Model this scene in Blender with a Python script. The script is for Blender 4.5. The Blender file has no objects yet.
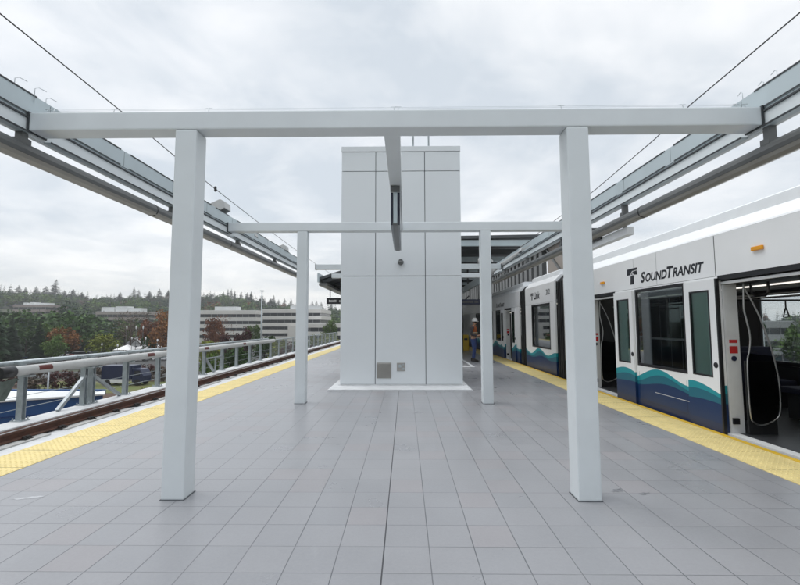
import bpy, bmesh, math, random
from mathutils import Vector, Matrix, noise
R = math.radians
PI = math.pi
scene = bpy.context.scene
col = scene.collection
rng = random.Random(7)
EYE = 1.516

# ------------------------------------------------------------------ materials
def new_mat(name):
    m = bpy.data.materials.new(name); m.use_nodes = True
    nt = m.node_tree
    return m, nt, nt.nodes['Principled BSDF']

def nd(nt, t, **kw):
    n = nt.nodes.new(t)
    for k, v in kw.items():
        setattr(n, k, v)
    return n

def mth(nt, op, a, b=None, c=None, clamp=False):
    n = nt.nodes.new('ShaderNodeMath'); n.operation = op; n.use_clamp = clamp
    for i, v in enumerate((a, b, c)):
        if v is None: continue
        if isinstance(v, (int, float)): n.inputs[i].default_value = v
        else: nt.links.new(v, n.inputs[i])
    return n.outputs[0]

def mixc(nt, fac, a, b, blend='MIX'):
    n = nt.nodes.new('ShaderNodeMix'); n.data_type = 'RGBA'; n.blend_type = blend
    for idx, v in ((0, fac), (6, a), (7, b)):
        if isinstance(v, (int, float)): n.inputs[idx].default_value = v
        elif isinstance(v, tuple): n.inputs[idx].default_value = (*v, 1)
        else: nt.links.new(v, n.inputs[idx])
    return n.outputs[2]

def pmat(name, c, rough=.5, metal=0., var=.12, scale=2.5, bump=0., bscale=60., spec=.5, streak=0., c2=None):
    """painted / plain surface with a little uneven colour, roughness and optional bump"""
    m, nt, b = new_mat(name)
    tc = nd(nt, 'ShaderNodeTexCoord')
    mp = nd(nt, 'ShaderNodeMapping')
    nt.links.new(tc.outputs['Object'], mp.inputs[0])
    if streak: mp.inputs['Scale'].default_value = (1, 1, streak)
    n1 = nd(nt, 'ShaderNodeTexNoise'); n1.inputs['Scale'].default_value = scale; n1.inputs['Detail'].default_value = 6
    n1.inputs['Roughness'].default_value = .62
    nt.links.new(mp.outputs[0], n1.inputs['Vector'])
    lo = tuple(x*(1-var) for x in c) if c2 is None else c2
    hi = tuple(min(1, x*(1+var*.5)) for x in c)
    f = mth(nt, 'MULTIPLY_ADD', n1.outputs[0], 2.2, -.6, clamp=True)
    nt.links.new(mixc(nt, f, lo, hi), b.inputs['Base Color'])
    nt.links.new(mth(nt, 'MULTIPLY_ADD', n1.outputs[0], .25*rough, rough*.88), b.inputs['Roughness'])
    b.inputs['Metallic'].default_value = metal
    b.inputs['Specular IOR Level'].default_value = spec
    if bump:
        n2 = nd(nt, 'ShaderNodeTexNoise'); n2.inputs['Scale'].default_value = bscale; n2.inputs['Detail'].default_value = 3
        nt.links.new(tc.outputs['Object'], n2.inputs['Vector'])
        bp = nd(nt, 'ShaderNodeBump'); bp.inputs['Strength'].default_value = bump; bp.inputs['Distance'].default_value = .01
        nt.links.new(n2.outputs[0], bp.inputs['Height']); nt.links.new(bp.outputs[0], b.inputs['Normal'])
    return m

def leafmat(name, c, c2, rough=.7):
    m, nt, b = new_mat(name)
    g = nd(nt, 'ShaderNodeNewGeometry'); oi = nd(nt, 'ShaderNodeObjectInfo')
    tc = nd(nt, 'ShaderNodeTexCoord')
    n1 = nd(nt, 'ShaderNodeTexNoise'); n1.inputs['Scale'].default_value = .55; n1.inputs['Detail'].default_value = 4
    nt.links.new(tc.outputs['Object'], n1.inputs['Vector'])
    f = mth(nt, 'MULTIPLY_ADD', n1.outputs[0], 2.4, -.7, clamp=True)
    c0 = mixc(nt, f, c, c2)
    r = mth(nt, 'MULTIPLY_ADD', g.outputs['Random Per Island'], .7, .65)
    r2 = mth(nt, 'MULTIPLY_ADD', oi.outputs['Random'], .4, .8)
    vm = nd(nt, 'ShaderNodeVectorMath', operation='SCALE')
    nt.links.new(c0, vm.inputs[0]); nt.links.new(mth(nt, 'MULTIPLY', r, r2), vm.inputs['Scale'])
    nt.links.new(vm.outputs[0], b.inputs['Base Color'])
    b.inputs['Roughness'].default_value = rough; b.inputs['Specular IOR Level'].default_value = .25
    return m

def glassmat(name, tint, refl=.6, rough=.02, base=.02):
    """tinted pane: part mirror at grazing angles, part see-through"""
    m, nt, b = new_mat(name)
    out = nt.nodes['Material Output']
    tr = nd(nt, 'ShaderNodeBsdfTransparent'); tr.inputs[0].default_value = (*tint, 1)
    gl = nd(nt, 'ShaderNodeBsdfGlossy'); gl.inputs['Roughness'].default_value = rough
    gl.inputs[0].default_value = (.95, .97, 1, 1)
    fr = nd(nt, 'ShaderNodeFresnel'); fr.inputs[0].default_value = 1.6
    mx = nd(nt, 'ShaderNodeMixShader')
    nt.links.new(mth(nt, 'MULTIPLY_ADD', fr.outputs[0], refl, base, clamp=True), mx.inputs[0])
    nt.links.new(tr.outputs[0], mx.inputs[1]); nt.links.new(gl.outputs[0], mx.inputs[2])
    nt.links.new(mx.outputs[0], out.inputs[0])
    nt.nodes.remove(b)
    return m

def tile_mat():
    m, nt, b = new_mat('platform_tile')
    tc = nd(nt, 'ShaderNodeTexCoord'); sp = nd(nt, 'ShaderNodeSeparateXYZ')
    nt.links.new(tc.outputs['Object'], sp.inputs[0])
    P = .3048
    ux = mth(nt, 'DIVIDE', mth(nt, 'ADD', sp.outputs[0], .146), P)
    uy = mth(nt, 'DIVIDE', mth(nt, 'SUBTRACT', sp.outputs[1], 2.65), P)
    def joint(u, w):
        d = mth(nt, 'ABSOLUTE', mth(nt, 'SUBTRACT', mth(nt, 'FRACT', mth(nt, 'ADD', u, .5)), .5))
        mr = nd(nt, 'ShaderNodeMapRange', interpolation_type='SMOOTHSTEP')
        nt.links.new(d, mr.inputs[0])
        mr.inputs[1].default_value = w*.4; mr.inputs[2].default_value = w; mr.inputs[3].default_value = 1; mr.inputs[4].default_value = 0
        return mr.outputs[0]
    jx, jy = joint(ux, .015), joint(uy, .014)
    # the wide control joint down the middle
    dm = mth(nt, 'LESS_THAN', mth(nt, 'ABSOLUTE', mth(nt, 'ADD', sp.outputs[0], .146)), .0048)
    # every tile its own tone
    cv = nd(nt, 'ShaderNodeCombineXYZ')
    nt.links.new(mth(nt, 'FLOOR', ux), cv.inputs[0]); nt.links.new(mth(nt, 'FLOOR', uy), cv.inputs[1])
    wn = nd(nt, 'ShaderNodeTexWhiteNoise', noise_dimensions='3D'); nt.links.new(cv.outputs[0], wn.inputs[0])
    n1 = nd(nt, 'ShaderNodeTexNoise'); n1.inputs['Scale'].default_value = .8; n1.inputs['Detail'].default_value = 7; n1.inputs['Roughness'].default_value = .65
    nt.links.new(tc.outputs['Object'], n1.inputs['Vector'])
    n2 = nd(nt, 'ShaderNodeTexNoise'); n2.inputs['Scale'].default_value = 45; n2.inputs['Detail'].default_value = 4
    nt.links.new(tc.outputs['Object'], n2.inputs['Vector'])
    base = mixc(nt, wn.outputs[0], (.252, .256, .271), (.270, .271, .285))
    base = mixc(nt, mth(nt, 'GREATER_THAN', wn.outputs[0], .86), base, (.270, .262, .274))
    v = mth(nt, 'ADD', mth(nt, 'MULTIPLY_ADD', n1.outputs[0], .36, .82), mth(nt, 'MULTIPLY_ADD', n2.outputs[0], .16, -.08))
    vm = nd(nt, 'ShaderNodeVectorMath', operation='SCALE'); nt.links.new(base, vm.inputs[0]); nt.links.new(v, vm.inputs['Scale'])
    # grout: dark, in places pale with cement dust
    n3 = nd(nt, 'ShaderNodeTexNoise'); n3.inputs['Scale'].default_value = 1.3; n3.inputs['Detail'].default_value = 5
    nt.links.new(tc.outputs['Object'], n3.inputs['Vector'])
    gf = mth(nt, 'MULTIPLY_ADD', n3.outputs[0], 4, -1.7, clamp=True)
    grout = mixc(nt, gf, (.085, .09, .10), (.18, .18, .19))
    c = mixc(nt, mth(nt, 'MULTIPLY', jy, .8), vm.outputs[0], grout)
    c = mixc(nt, mth(nt, 'MULTIPLY', jx, .92), c, mixc(nt, gf, (.07, .075, .085), (.15, .15, .16)))
    c = mixc(nt, dm, c, (.035, .035, .04))
    # scuffs and pale cement smears
    n4 = nd(nt, 'ShaderNodeTexNoise'); n4.inputs['Scale'].default_value = 1.1; n4.inputs['Detail'].default_value = 9; n4.inputs['Roughness'].default_value = .75; n4.inputs['Distortion'].default_value = 1.2
    nt.links.new(tc.outputs['Object'], n4.inputs['Vector'])
    sm = mth(nt, 'MULTIPLY_ADD', n4.outputs[0], 5, -3.2, clamp=True)
    c = mixc(nt, mth(nt, 'MULTIPLY', sm, .22), c, (.5, .5, .51))
    ds = mth(nt, 'MULTIPLY_ADD', n4.outputs[0], -4, 1.35, clamp=True)
    c = mixc(nt, mth(nt, 'MULTIPLY', ds, .12), c, (.14, .145, .155))
    nt.links.new(c, b.inputs['Base Color'])
    rr = mth(nt, 'ADD', mth(nt, 'MULTIPLY_ADD', n1.outputs[0], .26, .16), mth(nt, 'MULTIPLY', wn.outputs[0], .06))
    nt.links.new(rr, b.inputs['Roughness'])
    b.inputs['Specular IOR Level'].default_value = .75
    h = mth(nt, 'SUBTRACT', mth(nt, 'MULTIPLY', n2.outputs[0], .25), mth(nt, 'MAXIMUM', jx, jy))
    bp = nd(nt, 'ShaderNodeBump'); bp.inputs['Strength'].default_value = .35; bp.inputs['Distance'].default_value = .003
    nt.links.new(h, bp.inputs['Height']); nt.links.new(bp.outputs[0], b.inputs['Normal'])
    return m

def livery(name, shift=0.):
    """white side with the wave bands: teal, deep teal, navy"""
    m, nt, b = new_mat(name)
    tc = nd(nt, 'ShaderNodeTexCoord'); sp = nd(nt, 'ShaderNodeSeparateXYZ')
    nt.links.new(tc.outputs['Object'], sp.inputs[0])
    y = mth(nt, 'ADD', sp.outputs[1], shift); z = sp.outputs[2]
    w = 2*PI/1.62
    s = mth(nt, 'MULTIPLY', mth(nt, 'SUBTRACT', y, 7.42), w)
    c1 = mth(nt, 'COSINE', s)
    c2 = mth(nt, 'COSINE', mth(nt, 'MULTIPLY_ADD', s, .5, .6))
    c3 = mth(nt, 'COSINE', mth(nt, 'ADD', s, -.9))
    top = mth(nt, 'ADD', mth(nt, 'MULTIPLY_ADD', c1, .085, .60), mth(nt, 'MULTIPLY', c2, .035))
    mid = mth(nt, 'SUBTRACT', top, mth(nt, 'MULTIPLY_ADD', c3, .03, .085))
    low = mth(nt, 'SUBTRACT', mid, mth(nt, 'MULTIPLY_ADD', c1, .045, .10))
    n1 = nd(nt, 'ShaderNodeTexNoise'); n1.inputs['Scale'].default_value = 1.5; n1.inputs['Detail'].default_value = 5
    nt.links.new(tc.outputs['Object'], n1.inputs['Vector'])
    wht = mixc(nt, n1.outputs[0], (.83, .84, .85), (.87, .88, .885))
    c = mixc(nt, mth(nt, 'LESS_THAN', z, top), wht, (.012, .28, .33))
    c = mixc(nt, mth(nt, 'LESS_THAN', z, mid), c, (.012, .13, .19))
    c = mixc(nt, mth(nt, 'LESS_THAN', z, low), c, (.005, .028, .105))
    # floor reflection painted into the colour along the bottom of the skirt
    d = mth(nt, 'MULTIPLY', mth(nt, 'LESS_THAN', z, .13), .4)
    c = mixc(nt, d, c, (.03, .035, .07))
    nt.links.new(c, b.inputs['Base Color'])
    nt.links.new(mth(nt, 'MULTIPLY_ADD', n1.outputs[0], .14, .27), b.inputs['Roughness'])
    b.inputs['Coat Weight'].default_value = .0; b.inputs['Coat Roughness'].default_value = .1
    return m

M = {}
M['steel'] = pmat('painted_steel', (.66, .70, .72), .42, var=.07, scale=1.6, bump=.03, bscale=90)
M['steel_fascia'] = pmat('painted_fascia', (.46, .53, .56), .4, var=.09, scale=2.2, streak=.4)
M['gasket_and_shade'] = pmat('dark_gasket_and_shade', (.035, .04, .045), .6)  # gaskets and seams; also the painted shade on the eave girders
M['galv'] = pmat('galvanised_steel', (.40, .44, .46), .45, metal=.55, var=.22, scale=9)
M['tubegrey'] = pmat('lamp_housing', (.115, .12, .12), .4, metal=.2, var=.2)
M['lens'] = pmat('lamp_lens', (.26, .25, .225), .35, var=.15)
M['clad'] = pmat('cladding_panel', (.68, .71, .73), .38, var=.035, scale=.8)
M['core'] = pmat('shadow_gap', (.10, .11, .12), .8)
M['concrete'] = pmat('concrete', (.46, .46, .45), .85, var=.28, scale=3, bump=.3, bscale=40)
M['concrete_pale'] = pmat('concrete_pale', (.62, .63, .64), .75, var=.16, scale=4, bump=.15, bscale=50)
M['concrete_dirty'] = pmat('concrete_dirty', (.33, .32, .30), .9, var=.4, scale=1.7, bump=.4, bscale=25)
M['rust'] = pmat('rusty_rail', (.085, .036, .022), .8, var=.45, scale=6, bump=.3, bscale=60)
M['railhead'] = pmat('polished_rail_head', (.42, .42, .42), .28, metal=.85)
M['clip'] = pmat('rail_clip', (.025, .022, .02), .7, var=.4)
M['tactile'] = pmat('tactile_yellow', (.70, .57, .25), .6, var=.16, scale=5, bump=.08)
M['edge_yellow'] = pmat('edge_yellow', (.72, .46, .03), .5, var=.15)
M['tile'] = tile_mat()
M['livery'] = livery('train_livery')
M['livery_leaf'] = livery('train_livery_leaf', -.62)
M['livery_leaf_far'] = livery('train_livery_leaf_far', .66)
M['trainwhite'] = pmat('train_white', (.85, .86, .87), .25, var=.05, scale=1.2)
M['traingrey'] = pmat('train_roof_grey', (.74, .76, .775), .35, var=.08)
M['bellows'] = pmat('rubber_bellows', (.018, .019, .02), .75, var=.3)
M['black'] = pmat('black_trim', (.012, .012, .014), .35)
M['ink'] = pmat('black_lettering', (.014, .016, .022), .4)
M['glass'] = glassmat('train_glass', (.62, .68, .66), .75, base=.15)
M['leafglass'] = glassmat('door_glass', (.42, .62, .54), .7, base=.07)
M['smoked'] = glassmat('smoked_screen', (.10, .11, .11), .35, .05)
M['deskglass'] = glassmat('clear_glass', (.95, .98, .98), .4)
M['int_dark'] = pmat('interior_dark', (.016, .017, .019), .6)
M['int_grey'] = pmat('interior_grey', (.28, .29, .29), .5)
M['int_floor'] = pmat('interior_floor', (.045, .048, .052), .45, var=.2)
M['jamb'] = pmat('door_jamb', (.74, .75, .75), .4, metal=.0)
M['seatblue'] = pmat('seat_fabric', (.008, .010, .032), .85, var=.25, scale=20)
M['chrome'] = pmat('stainless', (.42, .42, .41), .28, metal=1.0)
M['red'] = pmat('red_sign', (.55, .02, .02), .45)
M['white'] = pmat('white_paint', (.74, .74, .74), .5)
M['amber'] = pmat('amber_lens', (.85, .36, .02), .25)
M['louvre'] = pmat('louvre_beige', (.34, .33, .31), .5, var=.1)
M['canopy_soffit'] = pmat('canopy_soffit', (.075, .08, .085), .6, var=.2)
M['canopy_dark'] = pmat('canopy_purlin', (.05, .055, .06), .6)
M['darkglass'] = pmat('dark_glazing', (.012, .015, .018), .1, spec=.6)
M['screen'] = pmat('display_screen', (.012, .015, .03), .15)
M['signface'] = pmat('sign_black', (.014, .014, .02), .3)
M['signblue'] = pmat('sign_navy', (.02, .025, .06), .35)
M['yellowplastic'] = pmat('yellow_plastic', (.55, .36, .012), .45)
M['pipewhite'] = pmat('conduit_white', (.48, .485, .48), .4, var=.12)
M['label_red'] = pmat('conduit_marking', (.11, .022, .018), .5)
M['tarp'] = pmat('tarp_green', (.10, .125, .11), .8, var=.4, scale=8, bump=.6, bscale=9)
M['bluewall'] = pmat('blue_wall', (.005, .055, .18), .45, var=.2, scale=.4)
M['roofwhite'] = pmat('roof_white', (.62, .63, .63), .6, var=.12, scale=.3)
M['asphalt'] = pmat('asphalt', (.055, .056, .058), .9, var=.3, scale=.3, bump=.2)
M['grass'] = pmat('grass', (.075, .105, .028), .95, var=.5, scale=.35, c2=(.11, .10, .03))
M['bark_bed'] = pmat('bark_bed', (.085, .05, .035), .95, var=.5, scale=.6)
M['land'] = pmat('land', (.055, .065, .035), .95, var=.5, scale=.02)
M['paint_line'] = pmat('road_paint', (.72, .72, .70), .7)
M['officewhite'] = pmat('office_band_white', (.60, .58, .55), .6, var=.1, scale=.15)
M['officebrown'] = pmat('office_band_brown', (.30, .265, .235), .7, var=.15, scale=.2)
M['officegrey'] = pmat('office_grey', (.36, .36, .36), .7, var=.1, scale=.2)
M['officewin'] = pmat('office_window', (.022, .026, .032), .2)
M['brick'] = pmat('brick_red', (.27, .225, .205), .85, var=.2, scale=.5)
M['trunk'] = pmat('bark', (.07, .05, .035), .95, var=.4, scale=4, bump=.4, bscale=15)
M['L_conifer'] = leafmat('needles_dark', (.009, .028, .010), (.026, .062, .018))
M['L_firblue'] = leafmat('needles_far', (.012, .030, .019), (.028, .056, .033))
M['L_green'] = leafmat('leaves_green', (.042, .085, .014), (.09, .145, .024))
M['L_dark'] = leafmat('leaves_dark', (.018, .046, .010), (.042, .088, .016))
M['L_yellow'] = leafmat('leaves_yellow_green', (.12, .17, .022), (.26, .26, .04))
M['L_orange'] = leafmat('leaves_orange', (.17, .065, .018), (.25, .11, .025))
M['L_rust'] = leafmat('leaves_rust', (.12, .038, .018), (.17, .07, .03))
M['L_maroon'] = leafmat('leaves_maroon', (.045, .014, .014), (.085, .024, .02))
M['L_brown'] = leafmat('twigs_brown', (.085, .062, .048), (.125, .095, .07))
M['skin'] = pmat('skin', (.42, .24, .16), .55)
M['vest'] = pmat('orange_vest', (.28, .075, .02), .7, var=.2, scale=9)
M['vest_strip'] = pmat('vest_strip', (.42, .42, .30), .4)
M['shirt'] = pmat('dark_sleeves', (.05, .045, .05), .85)
M['jeans'] = pmat('blue_jeans', (.035, .06, .17), .9, var=.3, scale=14)
M['boot'] = pmat('work_boot', (.025, .02, .018), .7)
M['hat'] = pmat('hard_hat_white', (.55, .55, .54), .3)
M['tyre'] = pmat('tyre', (.015, .015, .015), .85)
M['carwhite'] = pmat('car_white', (.70, .70, .71), .2)
M['cargrey'] = pmat('car_silver', (.35, .36, .38), .25, metal=.4)
M['carblack'] = pmat('car_black', (.015, .016, .018), .2)
M['carblue'] = pmat('car_blue', (.02, .04, .15), .2)
M['carred'] = pmat('car_red', (.30, .02, .02), .2)
M['truckblue'] = pmat('truck_navy', (.008, .016, .055), .3)

m, nt, b = new_mat('led_strip'); b.inputs['Base Color'].default_value = (.8, .8, .8, 1)
b.inputs['Emission Color'].default_value = (1, .95, .86, 1); b.inputs['Emission Strength'].default_value = .9
M['ledstrip'] = m

# ------------------------------------------------------------------ helpers
class MB:
    """collects boxes, tubes and sheets; build() links them as ONE mesh object"""
    def __init__(s): s.bm = bmesh.new(); s.mi = 0; s.mats = []
    def mat(s, m):
        m = M[m]
        if m not in s.mats: s.mats.append(m)
        s.mi = s.mats.index(m); return s
    def _tag(s, faces):
        for f in faces: f.material_index = s.mi
    def face(s, pts):
        f = s.bm.faces.new([s.bm.verts.new(p) for p in pts]); f.material_index = s.mi; return f
    def box(s, x0, x1, y0, y1, z0, z1):
        v = [s.bm.verts.new((x, y, z)) for z in (z0, z1) for x, y in ((x0, y0), (x1, y0), (x1, y1), (x0, y1))]
        fs = [s.bm.faces.new([v[i] for i in q]) for q in ((3, 2, 1, 0), (4, 5, 6, 7), (0, 1, 5, 4), (1, 2, 6, 5), (2, 3, 7, 6), (3, 0, 4, 7))]
        s._tag(fs); return fs
    def bar(s, a, b, w, h, up=(0, 0, 1)):
        a, b = Vector(a), Vector(b); d = (b-a).normalized(); up = Vector(up)
        if abs(d.dot(up)) > .98: up = Vector((0, 1, 0))
        r = d.cross(up).normalized(); u = r.cross(d).normalized()
        v = [s.bm.verts.new(p + r*sx*w/2 + u*su*h/2) for p in (a, b) for sx, su in ((-1, -1), (1, -1), (1, 1), (-1, 1))]
        s._tag([s.bm.faces.new([v[i] for i in q]) for q in ((0, 1, 2, 3), (7, 6, 5, 4), (4, 5, 1, 0), (5, 6, 2, 1), (6, 7, 3, 2), (7, 4, 0, 3))])
    def tube(s, pts, r, n=8, cap=True, closed=False):
        pts = [Vector(p) for p in pts]; rs = r if isinstance(r, (list, tuple)) else [r]*len(pts)
        rings = []; prev = None
        for i, p in enumerate(pts):
            if closed: d = pts[(i+1) % len(pts)]-pts[i-1]
            else: d = (pts[min(i+1, len(pts)-1)]-pts[max(i-1, 0)])
            d.normalize()
            if prev is None:
                a = Vector((0, 0, 1)) if abs(d.z) < .9 else Vector((1, 0, 0))
                u = d.cross(a).normalized()
            else: u = (prev - d*prev.dot(d)).normalized()
            prev = u; w = d.cross(u)
            rings.append([s.bm.verts.new(p+(u*math.cos(2*PI*k/n)+w*math.sin(2*PI*k/n))*rs[i]) for k in range(n)])
        fs = []
        prs = list(zip(rings, rings[1:])) + ([(rings[-1], rings[0])] if closed else [])
        for A, B in prs:
            for k in range(n):
                f = s.bm.faces.new((A[k], A[(k+1) % n], B[(k+1) % n], B[k])); f.smooth = True; fs.append(f)
        if cap and not closed:
            fs.append(s.bm.faces.new(rings[0][::-1])); fs.append(s.bm.faces.new(rings[-1]))
        s._tag(fs)
    def lathe(s, prof, c=(0, 0, 0), n=16):
        rings = []
        for r, z in prof:
            rings.append([s.bm.verts.new((c[0]+r*math.cos(2*PI*k/n), c[1]+r*math.sin(2*PI*k/n), c[2]+z)) for k in range(n)])
        fs = []
        for A, B in zip(rings, rings[1:]):
            for k in range(n):
                f = s.bm.faces.new((A[k], A[(k+1) % n], B[(k+1) % n], B[k])); f.smooth = True; fs.append(f)
        fs.append(s.bm.faces.new(rings[0][::-1])); fs.append(s.bm.faces.new(rings[-1])); s._tag(fs)
    def prism(s, prof, y0, y1, axis='y'):
        """prof: list of (a, b); swept along y (a=x,b=z) or along x (a=y,b=z)"""
        def P(a, b, t): return (a, t, b) if axis == 'y' else (t, a, b)
        A = [s.bm.verts.new(P(a, b, y0)) for a, b in prof]; B = [s.bm.verts.new(P(a, b, y1)) for a, b in prof]
        n = len(prof); fs = [s.bm.faces.new((A[i], A[(i+1) % n], B[(i+1) % n], B[i])) for i in range(n)]
        fs += [s.bm.faces.new(A[::-1]), s.bm.faces.new(B)]; s._tag(fs); return fs
    def holed(s, x0, x1, y0, y1, z0, z1, holes):
        """a wall in the YZ plane, thickness x0..x1, with rectangular openings (ya, yb, za, zb)"""
        ys = sorted({y0, y1, *[h[0] for h in holes], *[h[1] for h in holes]}); ys = [y for y in ys if y0 <= y <= y1]
        zs = sorted({z0, z1, *[h[2] for h in holes], *[h[3] for h in holes]}); zs = [z for z in zs if z0 <= z <= z1]
        def full(i, j):
            if not (0 <= i < len(ys)-1 and 0 <= j < len(zs)-1): return False
            cy, cz = (ys[i]+ys[i+1])/2, (zs[j]+zs[j+1])/2
            return not any(h[0] < cy < h[1] and h[2] < cz < h[3] for h in holes)
        for i in range(len(ys)-1):
            for j in range(len(zs)-1):
                if not full(i, j): continue
                a, b, c, d = ys[i], ys[i+1], zs[j], zs[j+1]
                s.face([(x0, a, c), (x0, a, d), (x0, b, d), (x0, b, c)]); s.face([(x1, a, c), (x1, b, c), (x1, b, d), (x1, a, d)])
                if not full(i-1, j): s.face([(x0, a, c), (x1, a, c), (x1, a, d), (x0, a, d)])
                if not full(i+1, j): s.face([(x0, b, c), (x0, b, d), (x1, b, d), (x1, b, c)])
                if not full(i, j-1): s.face([(x0, a, c), (x0, b, c), (x1, b, c), (x1, a, c)])
                if not full(i, j+1): s.face([(x0, a, d), (x1, a, d), (x1, b, d), (x0, b, d)])
    def build(s, name, m=None, parent=None, bevel=0, seg=2, smooth=False, inv=True):
        bm = s.bm
        bmesh.ops.remove_doubles(bm, verts=bm.verts, dist=1e-5)
        if bevel:
            es = [e for e in bm.edges if len(e.link_faces) == 2 and e.calc_face_angle(0) > R(35)]
            bmesh.ops.bevel(bm, geom=es, offset=bevel, segments=seg, profile=.6, affect='EDGES', clamp_overlap=True)
        bmesh.ops.recalc_face_normals(bm, faces=bm.faces)
        me = bpy.data.meshes.new(name); bm.to_mesh(me); bm.free()
        if m: me.materials.append(M[m])
        else:
            for x in s.mats: me.materials.append(x)
        if smooth:
            for p in me.polygons: p.use_smooth = True
        return link(name, me, parent, inv)

def link(name, me, parent=None, inv=True):
    o = bpy.data.objects.new(name, me); col.objects.link(o)
    if parent:
        o.parent = parent
        if inv and parent.type == 'EMPTY': o.matrix_parent_inverse = Matrix.Translation(parent.location).inverted()
    return o

def tag(o, label=None, cat=None, group=None, kind=None):
    if label: o['label'] = label
    if cat: o['category'] = cat
    if group: o['group'] = group
    if kind: o['kind'] = kind
    return o

def thing(name, label, cat, loc, group=None):
    o = bpy.data.objects.new(name, None); col.objects.link(o); o.location = loc
    o.empty_display_size = .3
    return tag(o, label, cat, group)

def copy_tree(o, parent=None):
    c = o.copy(); col.objects.link(c)
    if parent: c.parent = parent
    for ch in list(o.children): copy_tree(ch, c)
    return c

def bx(name, m, parent, *b, bevel=0, mats=None):
    k = MB(); k.box(*b); return k.build(name, m, parent, bevel)

# ------------------------------------------------------------------ world, light, camera
w = bpy.data.worlds.new('World'); scene.world = w; w.use_nodes = True
nt = w.node_tree; nt.nodes.clear()
SUN_EL, SUN_ROT = R(62), R(285)
out = nd(nt, 'ShaderNodeOutputWorld'); bg = nd(nt, 'ShaderNodeBackground'); bg.inputs[1].default_value = .1
sky = nd(nt, 'ShaderNodeTexSky', sky_type='NISHITA', sun_disc=False, sun_elevation=SUN_EL, sun_rotation=SUN_ROT)
tc = nd(nt, 'ShaderNodeTexCoord'); sp = nd(nt, 'ShaderNodeSeparateXYZ'); nt.links.new(tc.outputs['Generated'], sp.inputs[0])
zc = mth(nt, 'MAXIMUM', sp.outputs[2], 0.)
den = mth(nt, 'ADD', zc, .16)
cv = nd(nt, 'ShaderNodeCombineXYZ')
nt.links.new(mth(nt, 'DIVIDE', sp.outputs[0], den), cv.inputs[0]); nt.links.new(mth(nt, 'DIVIDE', sp.outputs[1], den), cv.inputs[1])
def cnoise(scale, detail, off, dist=.0):
    mp = nd(nt, 'ShaderNodeMapping'); mp.inputs['Location'].default_value = off; nt.links.new(cv.outputs[0], mp.inputs[0])
    n = nd(nt, 'ShaderNodeTexNoise'); n.inputs['Scale'].default_value = scale; n.inputs['Detail'].default_value = detail
    n.inputs['Roughness'].default_value = .55; n.inputs['Distortion'].default_value = dist
    nt.links.new(mp.outputs[0], n.inputs['Vector']); return n.outputs[0]
nA = cnoise(.75, 6, (6.3, 2.8, 4), .3); nB = cnoise(2.3, 7, (.2, 7.7, 4), .5)
cl = mth(nt, 'ADD', mth(nt, 'MULTIPLY', nA, .62), mth(nt, 'MULTIPLY', nB, .38))
cf = mth(nt, 'MULTIPLY_ADD', cl, 5.6, -2.3, clamp=True)
cloud = mixc(nt, cf, (5.7, 6.2, 6.7), (8.6, 8.7, 8.8))
# the bright, slightly warm band low over the horizon
hz = nd(nt, 'ShaderNodeMapRange', interpolation_type='SMOOTHSTEP'); nt.links.new(zc, hz.inputs[0])
hz.inputs[1].default_value = .02; hz.inputs[2].default_value = .24; hz.inputs[3].default_value = .75; hz.inputs[4].default_value = 0
cloud = mixc(nt, hz.outputs[0], cloud, mixc(nt, cf, (7.3, 7.4, 7.5), (9.3, 9.1, 8.8)))
# an overcast sky is brightest overhead
zn = nd(nt, 'ShaderNodeMapRange', interpolation_type='SMOOTHSTEP'); nt.links.new(zc, zn.inputs[0])
zn.inputs[1].default_value = .62; zn.inputs[2].default_value = .92; zn.inputs[3].default_value = 1.; zn.inputs[4].default_value = 2.2
vm = nd(nt, 'ShaderNodeVectorMath', operation='SCALE'); nt.links.new(cloud, vm.inputs[0]); nt.links.new(zn.outputs[0], vm.inputs['Scale'])
skc = mixc(nt, .9, sky.outputs[0], vm.outputs[0])
nt.links.new(skc, bg.inputs[0]); nt.links.new(bg.outputs[0], out.inputs[0])

sl = bpy.data.lights.new('sun', 'SUN'); sl.energy = 1.1; sl.angle = R(35); sl.color = (1, .97, .92)
so = bpy.data.objects.new('sun', sl); col.objects.link(so); so.location = (0, 0, 40)
sd = Vector((math.sin(SUN_ROT)*math.cos(SUN_EL), math.cos(SUN_ROT)*math.cos(SUN_EL), math.sin(SUN_EL)))
so.rotation_euler = (-sd).to_track_quat('-Z', 'Y').to_euler()

cd = bpy.data.cameras.new('camera'); cam = bpy.data.objects.new('camera', cd); col.objects.link(cam); scene.camera = cam
cd.sensor_fit = 'HORIZONTAL'; cd.sensor_width = 36; cd.lens = 36*415/800; cd.clip_start = .05; cd.clip_end = 6000
T_, PS_, RO_ = R(4.34), R(.7), R(.1)
f = Vector((-math.sin(PS_)*math.cos(T_), math.cos(PS_)*math.cos(T_), math.sin(T_)))
r0 = Vector((math.cos(PS_), math.sin(PS_), 0)); u0 = r0.cross(f)
r_ = r0*math.cos(RO_)-u0*math.sin(RO_); u_ = r0*math.sin(RO_)+u0*math.cos(RO_)
cam.matrix_world = Matrix(((r_.x, u_.x, -f.x, 0), (r_.y, u_.y, -f.y, 0), (r_.z, u_.z, -f.z, EYE), (0, 0, 0, 1)))
scene.view_settings.view_transform = 'Standard'; scene.view_settings.look = 'None'
scene.view_settings.exposure = .35; scene.view_settings.gamma = 1; scene.view_settings.use_curve_mapping = False
scene.cycles.max_bounces = 8; scene.cycles.transparent_max_bounces = 12; scene.cycles.use_denoising = True

def at(px, Y): return (px-405)/415*Y          # pixel column of the photo -> X at depth Y
def zat(py, Y): return EYE - (py-324)/415*Y

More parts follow.
